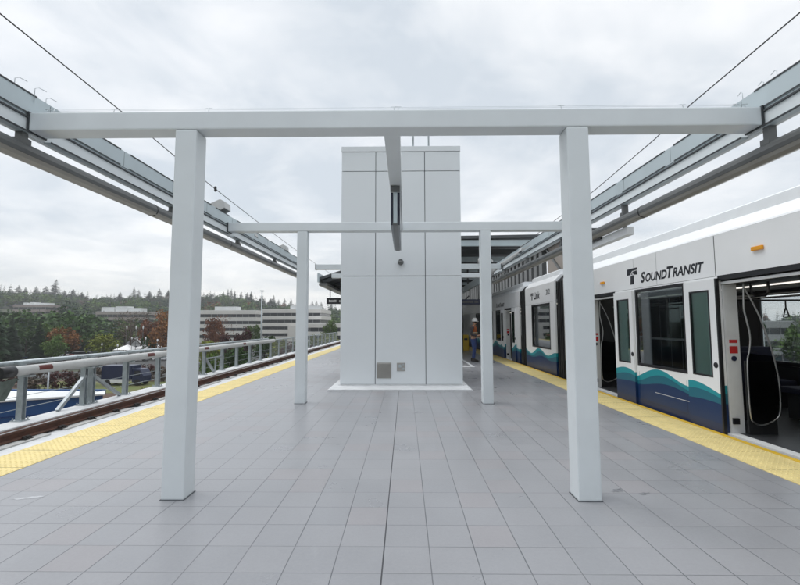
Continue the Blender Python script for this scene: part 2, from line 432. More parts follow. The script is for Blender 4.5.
#==PLATFORM==
GZ = -8.0
YA, YB = -6, 70
k = MB(); k.box(-4.05, 3.70, YA, YB, -.28, 0)
tag(k.build('platform', 'tile'), kind='structure')
def tactile(x0, x1, y0, y1, name):
    k = MB(); k.mat('tactile'); k.box(x0, x1, YA, YB, -.28, .004)
    n = round((x1-x0)/.06); st = (x1-x0)/n
    y = y0
    while y < y1:
        for i in range(n):
            cx = x0+st*(i+.5); r, r2, h = .0135, .008, .0055
            A = [k.bm.verts.new((cx+r*math.cos(a*PI/3), y+r*math.sin(a*PI/3), .0042)) for a in range(6)]
            B = [k.bm.verts.new((cx+r2*math.cos(a*PI/3), y+r2*math.sin(a*PI/3), .0042+h)) for a in range(6)]
            for a in range(6): k.bm.faces.new((A[a], A[(a+1) % 6], B[(a+1) % 6], B[a]))
            k.bm.faces.new(B)
        y += .06
    # joints between the tactile tiles
    k.mat('clip')
    yy = 2.65
    while yy < 22:
        k.box(x0+.002, x1-.002, yy-.002, yy+.002, .002, .0052); yy += .6096
    return tag(k.build(name), kind='structure')
tactile(-4.66, -4.052, 3.6, 17, 'tactile_paving')
tactile(3.702, 4.285, 3.4, 16, 'tactile_paving')
k = MB(); k.box(4.287, 4.36, YA, YB, -.28, .008); tag(k.build('platform_edge', 'edge_yellow'), kind='structure')
k = MB(); k.box(-4.70, -4.662, YA, YB, -.6, -.012); tag(k.build('platform_edge', 'concrete'), kind='structure')
k = MB(); k.box(-4.70, 4.36, YA, YB, -1.3, -.284); tag(k.build('platform_base', 'concrete_dirty'), kind='structure')
k = MB(); k.box(-7.62, -4.702, YA, YB, -1.3, -.54); tag(k.build('track_bed', 'concrete_pale'), kind='structure')
k = MB(); k.box(4.362, 8.2, YA, YB, -1.3, -.54); tag(k.build('track_bed', 'concrete_dirty'), kind='structure')

def stain(cx, cy, ln, wd, m, seed, ang=0.):
    r = random.Random(seed); k = MB(); n = 22; pts = []
    for i in range(n):
        a = 2*PI*i/n; q = r.uniform(.55, 1.15); x, y = ln*q*math.cos(a), wd*q*math.sin(a)
        pts.append((cx+x*math.cos(ang)-y*math.sin(ang), cy+x*math.sin(ang)+y*math.cos(ang), .0012))
    k.face(pts); tag(k.build('pavement_stain', m), kind='structure')
M['damp'] = pmat('damp_patch', (.20, .205, .22), .28, var=.3, scale=12)
M['smear'] = pmat('cement_smear', (.42, .43, .45), .7, var=.3, scale=14)
for q in ((1.93, 3.93, .075, .035, 'damp', 1, .5), (2.13, 3.86, .06, .022, 'damp', 2, .3), (1.70, 3.80, .03, .02, 'damp', 3), (-3.50, 3.62, .05, .03, 'smear', 4, .4), (-3.32, 3.72, .13, .03, 'smear', 5, .25), (-2.6, 8.2, .12, .05, 'smear', 6, .2), (2.9, 5.6, .03, .02, 'damp', 10)): stain(*q)

# elevator pad and the outlined pad beyond
k = MB()
k.prism([(-1.80, .0), (1.55, .0), (1.50, .028), (-1.75, .028)], 9.56, 13.75)
tag(k.build('paving_pad', 'concrete_pale'), kind='structure')
k = MB(); k.box(1.55, 2.46, 14.83, 15.0, -.01, .006); k.box(2.38, 2.46, 15.0, 18.6, -.01, .006)
tag(k.build('paving_pad', 'concrete_pale'), kind='structure')

# ------------------------------------------------------------------ left track
def rail(x, y0, y1, label, clips):
    t = thing('track_rail', label, 'rail', (x, y0, -.54))
    prof = [(-.075, -.50), (.075, -.50), (.07, -.487), (.012, -.47), (.010, -.395), (.036, -.382), (.036, -.352), (.028, -.345), (-.028, -.345), (-.036, -.352), (-.036, -.382), (-.010, -.395), (-.012, -.47), (-.07, -.487)]
    k = MB(); k.prism([(x+a, b) for a, b in prof], y0, y1); k.build('rail_profile', 'rust', t)
    k = MB(); k.box(x-.024, x+.024, y0, y1, -.3448, -.3415); k.build('running_surface', 'railhead', t)
    k = MB()
    for i in range(int((y1-y0)/2.4)):
        ya = y0+i*2.4; k.box(x-.24, x+.24, ya, ya+2.05, -.541, -.515)
    pl = k.build('plinth', 'concrete', t)
    for y in clips:
        k = MB(); k.box(x-.17, x+.17, y-.08, y+.08, -.514, -.499)
        for s in (-1, 1):
            k.tube([(x+s*.15, y-.05, -.485), (x+s*.09, y-.06, -.468), (x+s*.075, y, -.475), (x+s*.09, y+.06, -.468), (x+s*.15, y+.05, -.485)], .014, 6)
            k.tube([(x+s*.125, y, -.50), (x+s*.125, y, -.455)], .02, 6)
        k.build('rail_fastener', 'clip', t)
    return t
rail(-6.86, 1, 60, 'rusty brown running rail on the far side of the empty track', [5.2+.762*i for i in range(34)])
rail(-5.40, 1, 60, 'running rail of the empty track close under the platform edge', [5.2+.762*i for i in range(10)])
# a rusty guard rail beside the far one
k = MB(); k.prism([(-7.06, -.505), (-6.965, -.505), (-6.965, -.36), (-6.985, -.355), (-7.04, -.355), (-7.06, -.36)], 1, 60)
tag(k.build('guard_rail', 'rust'), 'rusty guard rail lying against the pale curb under the fence', 'rail')
k = MB(); k.box(-7.60, -7.10, YA, YB, -.541, -.345)
tag(k.build('track_curb', 'concrete_pale', bevel=.012), 'long pale concrete curb carrying the fence posts', 'curb')

# ------------------------------------------------------------------ fence with conduits
FX = -7.47
fence = thing('track_fence', 'galvanised post fence with braces along the far side of the empty track', 'fence', (FX, 8, -.345))
post_y = [5.2, 8.12, 9.69, 9.93, 11.13, 12.58, 14.0, 15.46, 17.0, 18.46, 20.0, 21.5, 23.1, 24.6, 26.1, 27.7, 29.3, 30.9, 32.5, 34.1, 35.7, 37.3, 38.9, 41, 43, 45]
for y in post_y:
    zt = .50 if y < 23.5 else .62
    k = MB()
    if y < 23.5:   # I-section
        k.box(FX-.055, FX+.055, y-.05, y-.038, -.344, zt); k.box(FX-.055, FX+.055, y+.038, y+.05, -.344, zt); k.box(FX-.008, FX+.008, y-.038, y+.038, -.344, zt)
    else: k.box(FX-.03, FX+.03, y-.03, y+.03, -.344, zt)
    p = k.build('post', 'galv', fence)
    k = MB(); k.box(FX-.11, FX+.11, y-.10, y+.10, -.3445, -.325)
    for sx in (-.08, .08):
        for sy in (-.075, .075): k.tube([(FX+sx, y+sy, -.325), (FX+sx, y+sy, -.285)], .012, 6)
    k.build('base_plate', 'galv', p)
for a, b in (((FX, 8.98, -.33), (FX, 9.72, .33)), ((FX, 10.95, -.33), (FX, 9.9, .33)), ((FX, 16.3, -.33), (FX, 15.5, .30))):
    k = MB(); k.bar(a, b, .07, .07); k.build('brace', 'galv', fence)
k = MB(); k.bar((FX, 15.6, .22), (FX, 17.0, .22), .05, .05); k.bar((FX, 16.4, .22), (FX, 16.4, -.33), .045, .045); k.build('brace', 'galv', fence)
for z in (-.12, .12):
    k = MB(); k.tube([(FX-.06, 5, z), (FX-.06, 45, z)], .006, 5); k.build('cable', 'galv', fence)
k = MB(); k.tube([(FX, 23.1, .62), (FX, 45, .62)], .028, 8); k.build('top_rail', 'galv', fence)
m_, nt, b = new_mat('fence_mesh')
tcx = nd(nt, 'ShaderNodeTexCoord'); spx = nd(nt, 'ShaderNodeSeparateXYZ'); nt.links.new(tcx.outputs['Object'], spx.inputs[0])
k = MB()
y = 23.2
while y < 45: k.bar((FX, y, -.30), (FX, y, .60), .005, .005); y += .11
z = -.28
while z < .6: k.bar((FX, 23.1, z), (FX, 45, z), .005, .005); z += .11
k.build('mesh_infill', 'galv', fence)

cond = thing('conduit_pipe', 'thick white conduit pipe clamped along the fence with dark red markings', 'pipe', (-7.36, 7.6, .635))
k = MB(); k.tube([(-7.36, 7.75, .635), (-7.36, 23.3, .60)], .093, 16); k.build('pipe', 'pipewhite', cond)
k = MB(); k.tube([(-7.36, 7.50, .635), (-7.36, 7.78, .635)], .108, 16); k.build('end_cap', 'black', cond)
for y0 in (8.25, 11.75, 15.1, 18.7):
    k = MB(); z1_ = .635-.0023*(y0-7.75); z2_ = z1_-.0007; A2 = [R(q) for q in (-12, 4, 20, 36, 50)]
    pa = [k.bm.verts.new((-7.36+.0948*math.cos(a), y0, z1_+.0948*math.sin(a))) for a in A2]; pb = [k.bm.verts.new((-7.36+.0948*math.cos(a), y0+.32, z2_+.0948*math.sin(a))) for a in A2]
    for i in range(4): k.bm.faces.new((pa[i], pa[i+1], pb[i+1], pb[i]))
    k.build('marking', 'label_red', cond)
for y in post_y[1:12]:
    k = MB(); k.box(-7.50, -7.27, y-.06, y+.06, .50, .535); k.box(-7.50, -7.47, y-.06, y+.06, .535, .76); k.build('pipe_clamp', 'galv', cond)
cond2 = thing('conduit_pipe', 'thinner grey conduit running behind the thick white pipe', 'pipe', (-7.66, 5, .74))
k = MB(); k.tube([(-7.66, 5, .78), (-7.66, 23.2, .70)], .045, 12); k.build('pipe', 'galv', cond2)
for y in post_y[1:12]:
    k = MB(); k.box(-7.72, -7.49, y-.05, y+.05, .76-.004*(y-7), .80-.004*(y-7)); k.box(-7.53, -7.495, y-.05, y+.05, .50, .76-.004*(y-7)); k.build('pipe_clamp', 'galv', cond2)
# tarp bundled over the fence at the left edge
k = MB()
rows = []
for i in range(9):
    u = i/8; rows.append([])
    for j in range(13):
        v = j/12; z = .50-.78*u*(1-.55*v)
        x = -7.33+.035*math.sin(v*17+u*3)+.05*u*math.sin(v*9+1)
        rows[-1].append(k.bm.verts.new((x, 6.5+1.42*v*(1-.2*u), z+.02*math.sin(v*23))))
for i in range(8):
    for j in range(12):
        k.bm.faces.new((rows[i][j], rows[i][j+1], rows[i+1][j+1], rows[i+1][j]))
bmesh.ops.solidify(k.bm, geom=list(k.bm.faces), thickness=.02)
tag(k.build('tarp', 'tarp', smooth=True), 'dark green tarp hung over the fence below the black pipe end', 'tarp')

#==FRAMES==
def frame(y, zt, label, xl=-3.49, xr=3.25, full=True):
    t = thing('portal_frame', label, 'steel frame', (-.12, y+.12, 0), 'portal frames over the platform')
    k = MB(); k.box(xl, xr, y, y+.185, zt-.172, zt); bm_ = k.build('beam', 'steel', t, bevel=.012)
    for x0 in (-2.118, 1.478):
        k = MB(); k.box(x0, x0+.200, y+.003, y+.198, .0, zt-.1725); c = k.build('column', 'steel', t, bevel=.014)
        k = MB(); k.box(x0-.006, x0+.206, y-.002, y+.204, 0, .005); k.build('base_joint', 'core', c)
    for x0 in (xl, xr):
        s = 1 if x0 > 0 else -1
        k = MB(); k.box(x0+s*.001-.006, x0+s*.001+.006, y-.012, y+.197, zt-.182, zt+.006); k.build('end_plate', 'gasket_and_shade', bm_)
    return t
frame(3.68, 3.485, 'nearest white steel portal frame spanning the platform on two square columns')
frame(8.02, 3.515, 'second white portal frame just in front of the elevator tower')
frame(13.75, 3.515, 'third white portal frame right behind the elevator tower', -3.0, 3.2)
frame(16.2, 3.50, 'farthest white portal frame at the start of the dark canopy', -2.9, 3.2)

sb = thing('spine_beam', 'white steel beam running from the nearest to the second portal frame', 'beam', (-.12, 5.9, 3.33))
bx('beam', 'steel', sb, -.20, -.042, 3.866, 8.018, 3.335, 3.475, bevel=.01)

# hanging information display under the spine beam
ds = thing('information_display', 'thin double sided information display hanging under the central beam', 'display', (-.125, 5.35, 2.82))
bx('casing', 'steel_fascia', ds, -.152, -.098, 5.35, 7.25, 2.83, 3.24, bevel=.006)
for xa, xb in ((-.186, -.153), (-.097, -.064)):
    k = MB(); k.box(xa, xb, 5.352, 7.248, 2.81, 3.245); s_ = k.build('screen_frame', 'screen', ds, bevel=.004)
bx('bottom_tray', 'tubegrey', ds, -.16, -.09, 5.349, 7.251, 2.802, 2.829)
for y in (5.5, 7.05):
    bx('hanger', 'steel_fascia', ds, -.145, -.105, y, y+.06, 3.241, 3.334)
bx('hanger_plate', 'tubegrey', ds, -.185, -.065, 5.335, 5.349, 3.25, 3.333)

def girder(s, xf, y0, y1, label, lab2):
    t = thing('eave_girder', label, 'girder', (xf, y0, 3.28))
    X = lambda a: xf+s*a
    def B(k, a, b, ya, yb, z0, z1): k.box(min(X(a), X(b)), max(X(a), X(b)), ya, yb, z0, z1)
    k = MB(); B(k, .004, .016, y0, y1, 3.287, 3.43); B(k, .017, .06, y0, y1, 3.275, 3.287); k.build('channel_web', 'steel', t)
    k = MB(); B(k, -.012, .15, y0, y1, 3.43, 3.446); k.build('top_flange', 'gasket_and_shade', t)  # dark colour paints the shade under the overhanging flange
    cuts = [y0]+[c for fy in (3.68, 8.02, 13.75) if fy < y1 for c in (fy-.016, fy+.202)]+[y1]
    for ya, yb in zip(cuts[::2], cuts[1::2]):
        k = MB(); k.mat('steel_fascia'); B(k, -.05, .0165, ya, yb, 3.275, 3.287); k.mat('gasket_and_shade'); B(k, -.053, -.0502, ya, yb, 3.274, 3.292); k.build('bottom_flange', None, t)  # thin dark strip paints the shadow along the lip edge
    k = MB(); B(k, .012, .06, y0, y1, 3.447, 3.475); B(k, .002, .05, y0, y1, 3.475, 3.675); fp = k.build('fascia', 'steel_fascia', t)
    y = y0
    segs = []
    base = 4.15
    for c in range(-5, 12):
        for a, b in ((0, .78), (.95, 1.98), (2.15, 3.2), (3.36, 3.95)):
            ya, yb = base+c*4.34+a, base+c*4.34+b
            if ya > y0 and yb < y1: segs.append((ya, yb))
    for ya, yb in segs:
        k = MB(); B(k, -.003, .03, ya, yb, 3.666, 3.681); B(k, -.003, .01, ya, yb, 3.478, 3.489); k.build('gasket_strip', 'gasket_and_shade', fp)
    k = MB()
    y = y0+.4
    while y < y1:
        B(k, .0005, .002, y, y+.003, 3.49, 3.665); y += 1.085
    k.build('panel_joint', 'gasket_and_shade', fp)
    # the tubular lamp under it
    L = thing('tube_lamp', lab2, 'lamp', (xf, y0, 3.1), 'unlit tube lamps under the eave girders')
    xc, zc_ = X(.01), (3.10 if s < 0 else 3.045)
    prof = [(xc+.084*math.cos(a), zc_+.084*math.sin(a)) for a in [R(q) for q in (-25, 0, 25, 50, 75, 105, 130, 155, 180, 205)]]
    k = MB(); k.prism(prof, y0, y1); k.build('housing', 'tubegrey', L, smooth=False)
    k = MB(); k.prism([(xc+.074, zc_-.037), (xc+.056, zc_-.068), (xc, zc_-.082), (xc-.056, zc_-.068), (xc-.074, zc_-.037)], y0, y1); k.build('lens', 'lens', L)
    for y in [3.64-2.46*2+2.46*i for i in range(8)]:
        if y0 < y < y1:
            k = MB(); k.box(xc-.035, xc+.035, y-.03, y+.03, zc_+.07, 3.274); k.box(xc-.055, xc+.055, y-.045, y+.045, zc_+.065, zc_+.115)
            k.build('bracket', 'tubegrey', L)
    y = y0+1.23
    while y < y1:
        k = MB(); k.prism([(xc+.088*math.cos(a), zc_+.088*math.sin(a)) for a in [R(q*30) for q in range(12)]], y, y+.02); k.build('joint_ring', 'black', L); y += 2.46
girder(-1, -3.50, -3, 14.6, 'grey eave girder with stepped fascia over the left platform edge', 'unlit tube lamp hung under the girder above the empty track side')
girder(1, 3.262, -3, 15.2, 'grey eave girder with stepped fascia over the right platform edge', 'unlit tube lamp hung under the girder on the train side')

# boxes mounted on the girders
def spot(x, y, z, tilt, label, sc_=1.):
    t = thing('floodlight', label, 'floodlight', (x, y, z), 'floodlights along the eave girders')
    k = MB(); k.prism([(-.16*sc_, -.10), (.12*sc_, -.10), (.16*sc_, .02), (.10*sc_, .10), (-.16*sc_, .10)], -.14*sc_, .14*sc_)
    o = k.build('housing', 'pipewhite', t, bevel=.008, inv=False); o.rotation_euler = (0, tilt, 0)
    k = MB(); k.box(-.15*sc_, .11*sc_, -.12*sc_, .12*sc_, -.106, -.1005); o2 = k.build('lens', 'tubegrey', t, inv=False); o2.rotation_euler = (0, tilt, 0)
    k = MB(); k.box(-.04, .04, -.06, .06, -.22, -.09); k.build('stand', 'galv', t, inv=False)
spot(-3.62, 7.95, 3.80, R(-25), 'white box floodlight on the left girder beside the second frame')
spot(-3.62, 9.6, 3.62, R(-25), 'smaller pale floodlight on the left girder past the second frame', .8)
spot(-3.62, 12.1, 3.72, R(-25), 'farthest white floodlight on the left girder before the trees')
spot(3.40, 11.6, 3.56, R(25), 'white box floodlight on the right girder above the train')
# grey cabinet hung under the right girder
t = thing('equipment_cabinet', 'grey equipment cabinet hung below the right girder over the train roof', 'cabinet', (3.42, 7.2, 2.86))
bx('cabinet', 'traingrey', t, 3.31, 3.42, 6.15, 8.6, 2.84, 2.965, bevel=.01)
bx('top_rail', 'black', t, 3.27, 3.30, 6.9, 8.6, 2.93, 2.975)
k = MB(); k.tube([(3.36, 7.6, 2.86), (3.36, 7.8, 2.72), (3.38, 8.2, 2.52), (3.40, 8.7, 2.40)], .012, 6); k.build('cable', 'black', t)
for y in (6.3, 8.1): bx('hanger', 'tubegrey', t, 3.36, 3.40, y, y+.04, 2.966, 3.262)

# slim bird wires along the nearest beam
t = thing('bird_wire', 'thin bird wires on little pins along the top of the nearest frame', 'wire', (-.12, 3.8, 3.485))
for x in (-3.42, -3.36, -2.78, -1.87, -.1, -.06, 1.48, 2.62, 3.12, 3.2):
    k = MB(); k.tube([(x, 3.78, 3.484), (x, 3.8, 3.575)], .0035, 5); k.tube([(x, 3.78, 3.484), (x, 3.8, 3.50)], .012, 6)
    k.tube([(x-.03, 3.8, 3.575), (x+.03, 3.8, 3.575)], .0022, 4); k.build('pin', 'galv', t)
k = MB()
for y, z in ((3.79, 3.553), (3.81, 3.575)): k.tube([(-3.42, y, z), (3.2, y, z)], .0011, 4)
k.build('wire', 'galv', t)
for nm, xs in (('left', -3.52), ('right', 3.29)):
    t = thing('wire_loop', 'bent wire loops standing on the %s girder by the nearest beam end' % nm, 'wire', (xs, 3.6, 3.68))
    k = MB()
    for dx, y in ((0, 3.55), (.03, 3.72), (-.02, 3.9)):
        k.tube([(xs+dx, y, 3.60), (xs+dx, y, 3.74), (xs+dx+.01, y+.03, 3.765), (xs+dx+.03, y+.09, 3.76)], .0028, 5)
    k.build('wire', 'galv', t)

# catenary wires
def wire(name, pts, label):
    k = MB(); k.tube(pts, .011, 6); tag(k.build(name, 'black'), label, 'wire')
wire('overhead_wire', [(-6.05, -4, 6.6), (-6.05, 5.8, 6.16), (-6.05, 8.37, 6.06), (-6.05, 10.7, 5.92), (-6.05, 12.5, 5.84), (-6.05, 16.7, 5.71), (-6.05, 24, 5.6), (-6.05, 34, 5.6), (-6.05, 60, 5.9)], 'black overhead wire sagging above the empty left track')
wire('overhead_wire', [(5.8, -4, 6.5), (5.8, 5.83, 6.06), (5.8, 8.2, 5.94), (5.8, 9.4, 5.78), (5.8, 12.45, 5.58), (5.8, 20, 5.4), (5.8, 60, 5.5)], 'black overhead wire sagging above the train')
k = MB(); k.lathe([(.012, 0), (.05, .03), (.03, .06), (.05, .09), (.03, .12), (.05, .15), (.012, .18)], (-6.05, 12.9, 5.74), 8)
tag(k.build('wire_insulator', 'black'), 'small ribbed insulator on the left overhead wire', 'insulator')

# ------------------------------------------------------------------ elevator tower
tw = thing('elevator_tower', 'tall pale panel clad elevator tower in the middle of the platform', 'elevator tower', (-.1, 11.7, .03))
X0, X1, Y0, Y1, ZT = -1.595, 1.40, 10.24, 13.2, 5.885
bx('core', 'core', tw, X0+.03, X1-.03, Y0+.03, Y1-.03, .03, ZT)
xs = [X0, -.734, .504, X1]; zs = [.055, 2.704, 5.376, ZT]; g = .008
for i in range(3):
    for j in range(3):
        bx('cladding_panel', 'clad', tw, xs[i]+(g if i else 0), xs[i+1]-(g if i < 2 else 0), Y0, Y0+.028, zs[j]+(g if j else 0), zs[j+1]-g, bevel=.003)
        bx('cladding_panel', 'clad', tw, xs[i]+(g if i else 0), xs[i+1]-(g if i < 2 else 0), Y1-.028, Y1, zs[j]+(g if j else 0), zs[j+1]-g, bevel=.003)
ys = [Y0+.03, 11.2, 12.2, Y1-.03]
for i in range(3):
    for j in range(3):
        for a, b_ in ((X0, X0+.028), (X1-.028, X1)):
            bx('cladding_panel', 'clad', tw, a, b_, ys[i]+g, ys[i+1]-g, zs[j]+(g if j else 0), zs[j+1]-g, bevel=.003)
for x0, s_ in ((X1, 1), (X0, -1)):
    k = MB(); k.box(min(x0+s_*.001, x0+s_*.03), max(x0+s_*.001, x0+s_*.03), 10.75, 12.75, .06, 2.45); df = k.build('door_surround', 'galv', tw)
    for ya, yb in ((10.83, 11.28), (11.31, 11.74), (11.77, 12.2), (12.23, 12.67)):
        bx('lift_door', 'darkglass', df, min(x0+s_*.031, x0+s_*.04), max(x0+s_*.031, x0+s_*.04), ya, yb, .1, 1.05)
        bx('lift_door', 'darkglass', df, min(x0+s_*.031, x0+s_*.04), max(x0+s_*.031, x0+s_*.04), ya, yb, 1.11, 2.25)
pr = bx('parapet', 'clad', tw, X0-.012, X1+.012, Y0-.012, Y1+.012, ZT+.002, 6.02, bevel=.006)
for x in (.22, .62):
    k = MB(); k.tube([(x, 10.45, 6.02), (x, 10.45, 6.75)], .022, 8); k.build('roof_post', 'galv', pr)
k = MB(); k.tube([(.1, 10.45, 6.75), (.74, 10.45, 6.75)], .022, 8); k.tube([(.1, 10.45, 6.4), (.74, 10.45, 6.4)], .016, 8); k.build('roof_rail', 'galv', pr)
bx('plinth', 'concrete_pale', tw, X0-.03, X1+.03, Y0-.035, Y1+.03, .028, .048, bevel=.004)
k = MB(); k.box(-.70, -.34, Y0-.012, Y0-.001, .195, .575); lv = k.build('louvre', 'louvre', tw, bevel=.003)
k = MB()
for i in range(17): k.prism([(Y0-.013, .215+i*.0205), (Y0-.024, .209+i*.0205), (Y0-.024, .212+i*.0205), (Y0-.013, .222+i*.0205)], -.682, -.358, axis='x')
k.build('slats', 'louvre', lv)
k = MB(); k.box(-.205, -.005, Y0-.012, Y0-.001, .37, .57); cp = k.build('wall_plate', 'louvre', tw, bevel=.003)
k = MB(); k.tube([(-.13, Y0-.0125, .49), (-.13, Y0-.022, .49)], .042, 14); k.tube([(-.05, Y0-.0125, .53), (-.05, Y0-.02, .53)], .02, 10); k.box(-.09, -.02, Y0-.018, Y0-.0122, .40, .45); k.build('fitting', 'galv', cp)
k = MB(); k.tube([(-.105, Y0-.005, 3.07), (-.105, Y0-.06, 3.07)], .055, 14); k.lathe([(.075, 0), (.07, -.05), (.04, -.085), (.01, -.095)], (-.105, Y0-.08, 3.06), 14)
k.build('dome_camera', 'tubegrey', tw)

# ------------------------------------------------------------------ canopy further along
cn = thing('station_canopy', 'dark ribbed station canopy roof beyond the elevator tower', 'canopy', (.5, 30, 3.3))
def roof(xa, za, xb, zb, y0, y1):
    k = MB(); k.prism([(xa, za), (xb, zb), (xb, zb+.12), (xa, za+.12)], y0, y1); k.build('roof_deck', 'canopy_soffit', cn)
roof(.2, 4.9, 5.6, 4.98, 16.5, 46)
roof(-3.55, 3.36, .19, 4.55, 17.2, 46)
y = 16.6; i = 0
while y < 45:
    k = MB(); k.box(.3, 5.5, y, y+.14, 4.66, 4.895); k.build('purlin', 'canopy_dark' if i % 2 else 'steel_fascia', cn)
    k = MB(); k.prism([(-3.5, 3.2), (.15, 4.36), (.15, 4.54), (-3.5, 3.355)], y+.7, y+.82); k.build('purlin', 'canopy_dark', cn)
    y += 2.1; i += 1
bx('eave_beam', 'steel_fascia', cn, -3.62, -3.555, 17.0, 46, 3.25, 3.62)
bx('gutter', 'tubegrey', cn, -3.55, -3.2, 17.0, 46, 3.10, 3.2)
bx('eave_beam', 'steel_fascia', cn, 3.2, 3.3, 16.6, 46, 3.25, 3.55)
for y in (16.9, 21.5, 26.5, 32, 38):
    for x in (-1.2, 1.0):
        k = MB(); k.box(x-.1, x+.1, y-.1, y+.1, 0, 4.62 if x > .3 else 3.95); k.build('column', 'steel', cn)
    k = MB(); k.box(3.22, 3.3, y-.04, y+.04, 3.55, 4.62); k.build('strut', 'canopy_dark', cn)
t = thing('cable_duct', 'thick white duct lying on the right girder ahead of the canopy', 'duct', (3.35, 12, 3.5))
k = MB(); k.tube([(3.42, 9.3, 3.60), (3.40, 9.7, 3.58), (3.36, 14.9, 3.50), (3.36, 15.6, 3.50)], .13, 14); k.build('duct', 'pipewhite', t)
k = MB(); k.tube([(2.45, 13.7, 3.52), (2.46, 13.72, 3.66), (2.55, 13.75, 3.74), (2.75, 13.8, 3.75), (2.95, 13.9, 3.62)], .03, 8); k.build('hose', 'pipewhite', t)
# end wall / stair house under the canopy
st = thing('stair_house', 'dark glazed stair house at the far end under the canopy', 'stair house', (1.6, 30, 0))
bx('wall', 'canopy_dark', st, .2, 3.05, 28, 40, 0, 3.3)
for i in range(3):
    bx('window', 'darkglass', st, .4+i*.9, 1.15+i*.9, 27.96, 27.995, .9, 2.6)
bx('lintel', 'steel_fascia', st, .15, 3.1, 27.94, 27.99, 2.75, 3.0)
bx('door', 'darkglass', st, 3.051, 3.08, 28.5, 30, 0, 2.2)
# hanging signs
def glyphs(k, x0, x1, y, zc_, h, seed):
    r = random.Random(seed); x = x0
    while x < x1:
        wd = h*r.uniform(.35, .6)
        if r.random() > .15: k.box(x, x+wd*.75, y-.004, y-.0005, zc_-h/2, zc_+h/2*r.choice((1, .7)))
        x += wd
def hsign(x0, x1, y, z0, z1, m, label, ztop):
    t = thing('hanging_sign', label, 'sign', ((x0+x1)/2, y, z0))
    p = bx('board', m, t, x0, x1, y, y+.09, z0, z1, bevel=.006)
    k = MB(); glyphs(k, x0+.12, x1-.15, y, (z0+z1)/2, (z1-z0)*.36, int(abs(x0*10))); k.build('lettering', 'white' if m == 'signface' else 'tubegrey', p)
    for x in (x0+.15, x1-.19): bx('hanger', 'tubegrey', t, x, x+.04, y+.02, y+.06, z1, ztop)
hsign(-3.80, -2.85, 20, 2.48, 2.78, 'signface', 'small black hanging sign with white lettering left of the tower', 3.3)
hsign(2.2, 3.72, 20, 2.44, 2.70, 'signblue', 'dark navy hanging sign right of the tower above the worker', 4.6)
k = MB(); k.box(2.95, 3.03, 22, 22.1, 2.2, 2.9); k.tube([(2.99, 22.05, 0), (2.99, 22.05, 4.9)], .07, 10); k.bar((2.99, 22.05, 2.6), (3.4, 22.05, 3.0), .06, .06)
tag(k.build('dark_post', 'black'), 'dark post with a small box standing behind the worker', 'post')
# yellow things
t = thing('yellow_barrier', 'yellow plastic barrier standing on the platform behind the worker', 'barrier', (3.45, 24, 0))
k = MB(); k.prism([(23.75, 0), (24.25, 0), (24.13, .9), (23.87, .9)], 3.27, 3.63, axis='x'); k.build('body', 'yellowplastic', t, bevel=.04)
k = MB(); k.box(3.36, 3.54, 23.76, 23.84, .60, .70); k.build('handle_hole', 'gasket_and_shade', t)
k = MB(); k.lathe([(.12, 0), (.12, .04), (.075, .06), (.075, 1.05), (.06, 1.12), (.02, 1.14)], (-4.52, 30.3, 0), 12)
tag(k.build('bollard', 'yellowplastic'), 'slim yellow bollard at the left platform edge beside the tower', 'bollard')

# slatted screen house beyond the train
sh = thing('slatted_building', 'tall grey building with slatted openings behind the train roof', 'building', (9, 32, -8))
k = MB(); k.box(9.0, 10.2, 22, 90, GZ, 3.9); k.build('base_wall', 'officegrey', sh)
bx('roof', 'canopy_soffit', sh, 8.8, 10.3, 21.9, 91, 6.3, 6.6)
bx('corner_column', 'officewhite', sh, 8.9, 9.4, 22.0, 22.6, 3.9, 6.3)
bx('dark_bay', 'officebrown', sh, 9.1, 9.4, 23.1, 26.4, 3.9, 6.3)
k = MB(); k.bar((9.05, 23.2, 4.0), (9.05, 26.3, 6.2), .12, .12); k.build('brace', 'tubegrey', sh)
y = 27.0
while y < 89:
    bx('slat_post', 'tubegrey', sh, 8.95, 9.25, y, y+.62, 3.9, 6.3); y += 1.15
bx('sill', 'officewhite', sh, 8.88, 9.3, 21.9, 90, 3.901, 4.02)

#==TRAIN==
TX = 4.42; TXR = 7.07
tr = thing('light_rail_train', 'white light rail train with teal and navy wave bands standing at the right platform', 'train', (5.75, 10, -.45))
TH = .05
def text_mesh(s, size, shear, bold):
    c = bpy.data.curves.new('lettering', 'FONT'); c.body = s; c.size = size; c.shear = shear; c.offset = bold
    c.extrude = 0; c.resolution_u = 4
    o = bpy.data.objects.new('tmp', c); col.objects.link(o)
    dg = bpy.context.evaluated_depsgraph_get(); dg.update()
    me = bpy.data.meshes.new_from_object(o.evaluated_get(dg)); 
    xs = [v.co.x for v in me.vertices]
    bpy.data.objects.remove(o); bpy.data.curves.remove(c)
    return me, min(xs), max(xs)
def side_text(runs, y0, z0, x, width, name, m, parent, shear=.22, bold=.0):
    """runs: (text, size); laid on the train side reading from y0 towards the camera"""
    verts, faces, pen = [], [], 0.
    for s, size in runs:
        me, a, b_ = text_mesh(s, size, shear, bold*size)
        off = len(verts)
        verts += [(v.co.x-a+pen, v.co.y) for v in me.vertices]
        faces += [[i+off for i in p.vertices] for p in me.polygons]
        pen += (b_-a)*(.985 if s != 'T' else .80)+.010
        bpy.data.meshes.remove(me)
    sc_ = width/max(v[0] for v in verts)
    me = bpy.data.meshes.new(name)
    me.from_pydata([(x, y0-v[0]*sc_, z0+v[1]*(1 if sc_ > 1 else sc_) ) for v in verts], [], faces); me.materials.append(M[m])
    return link(name, me, parent)

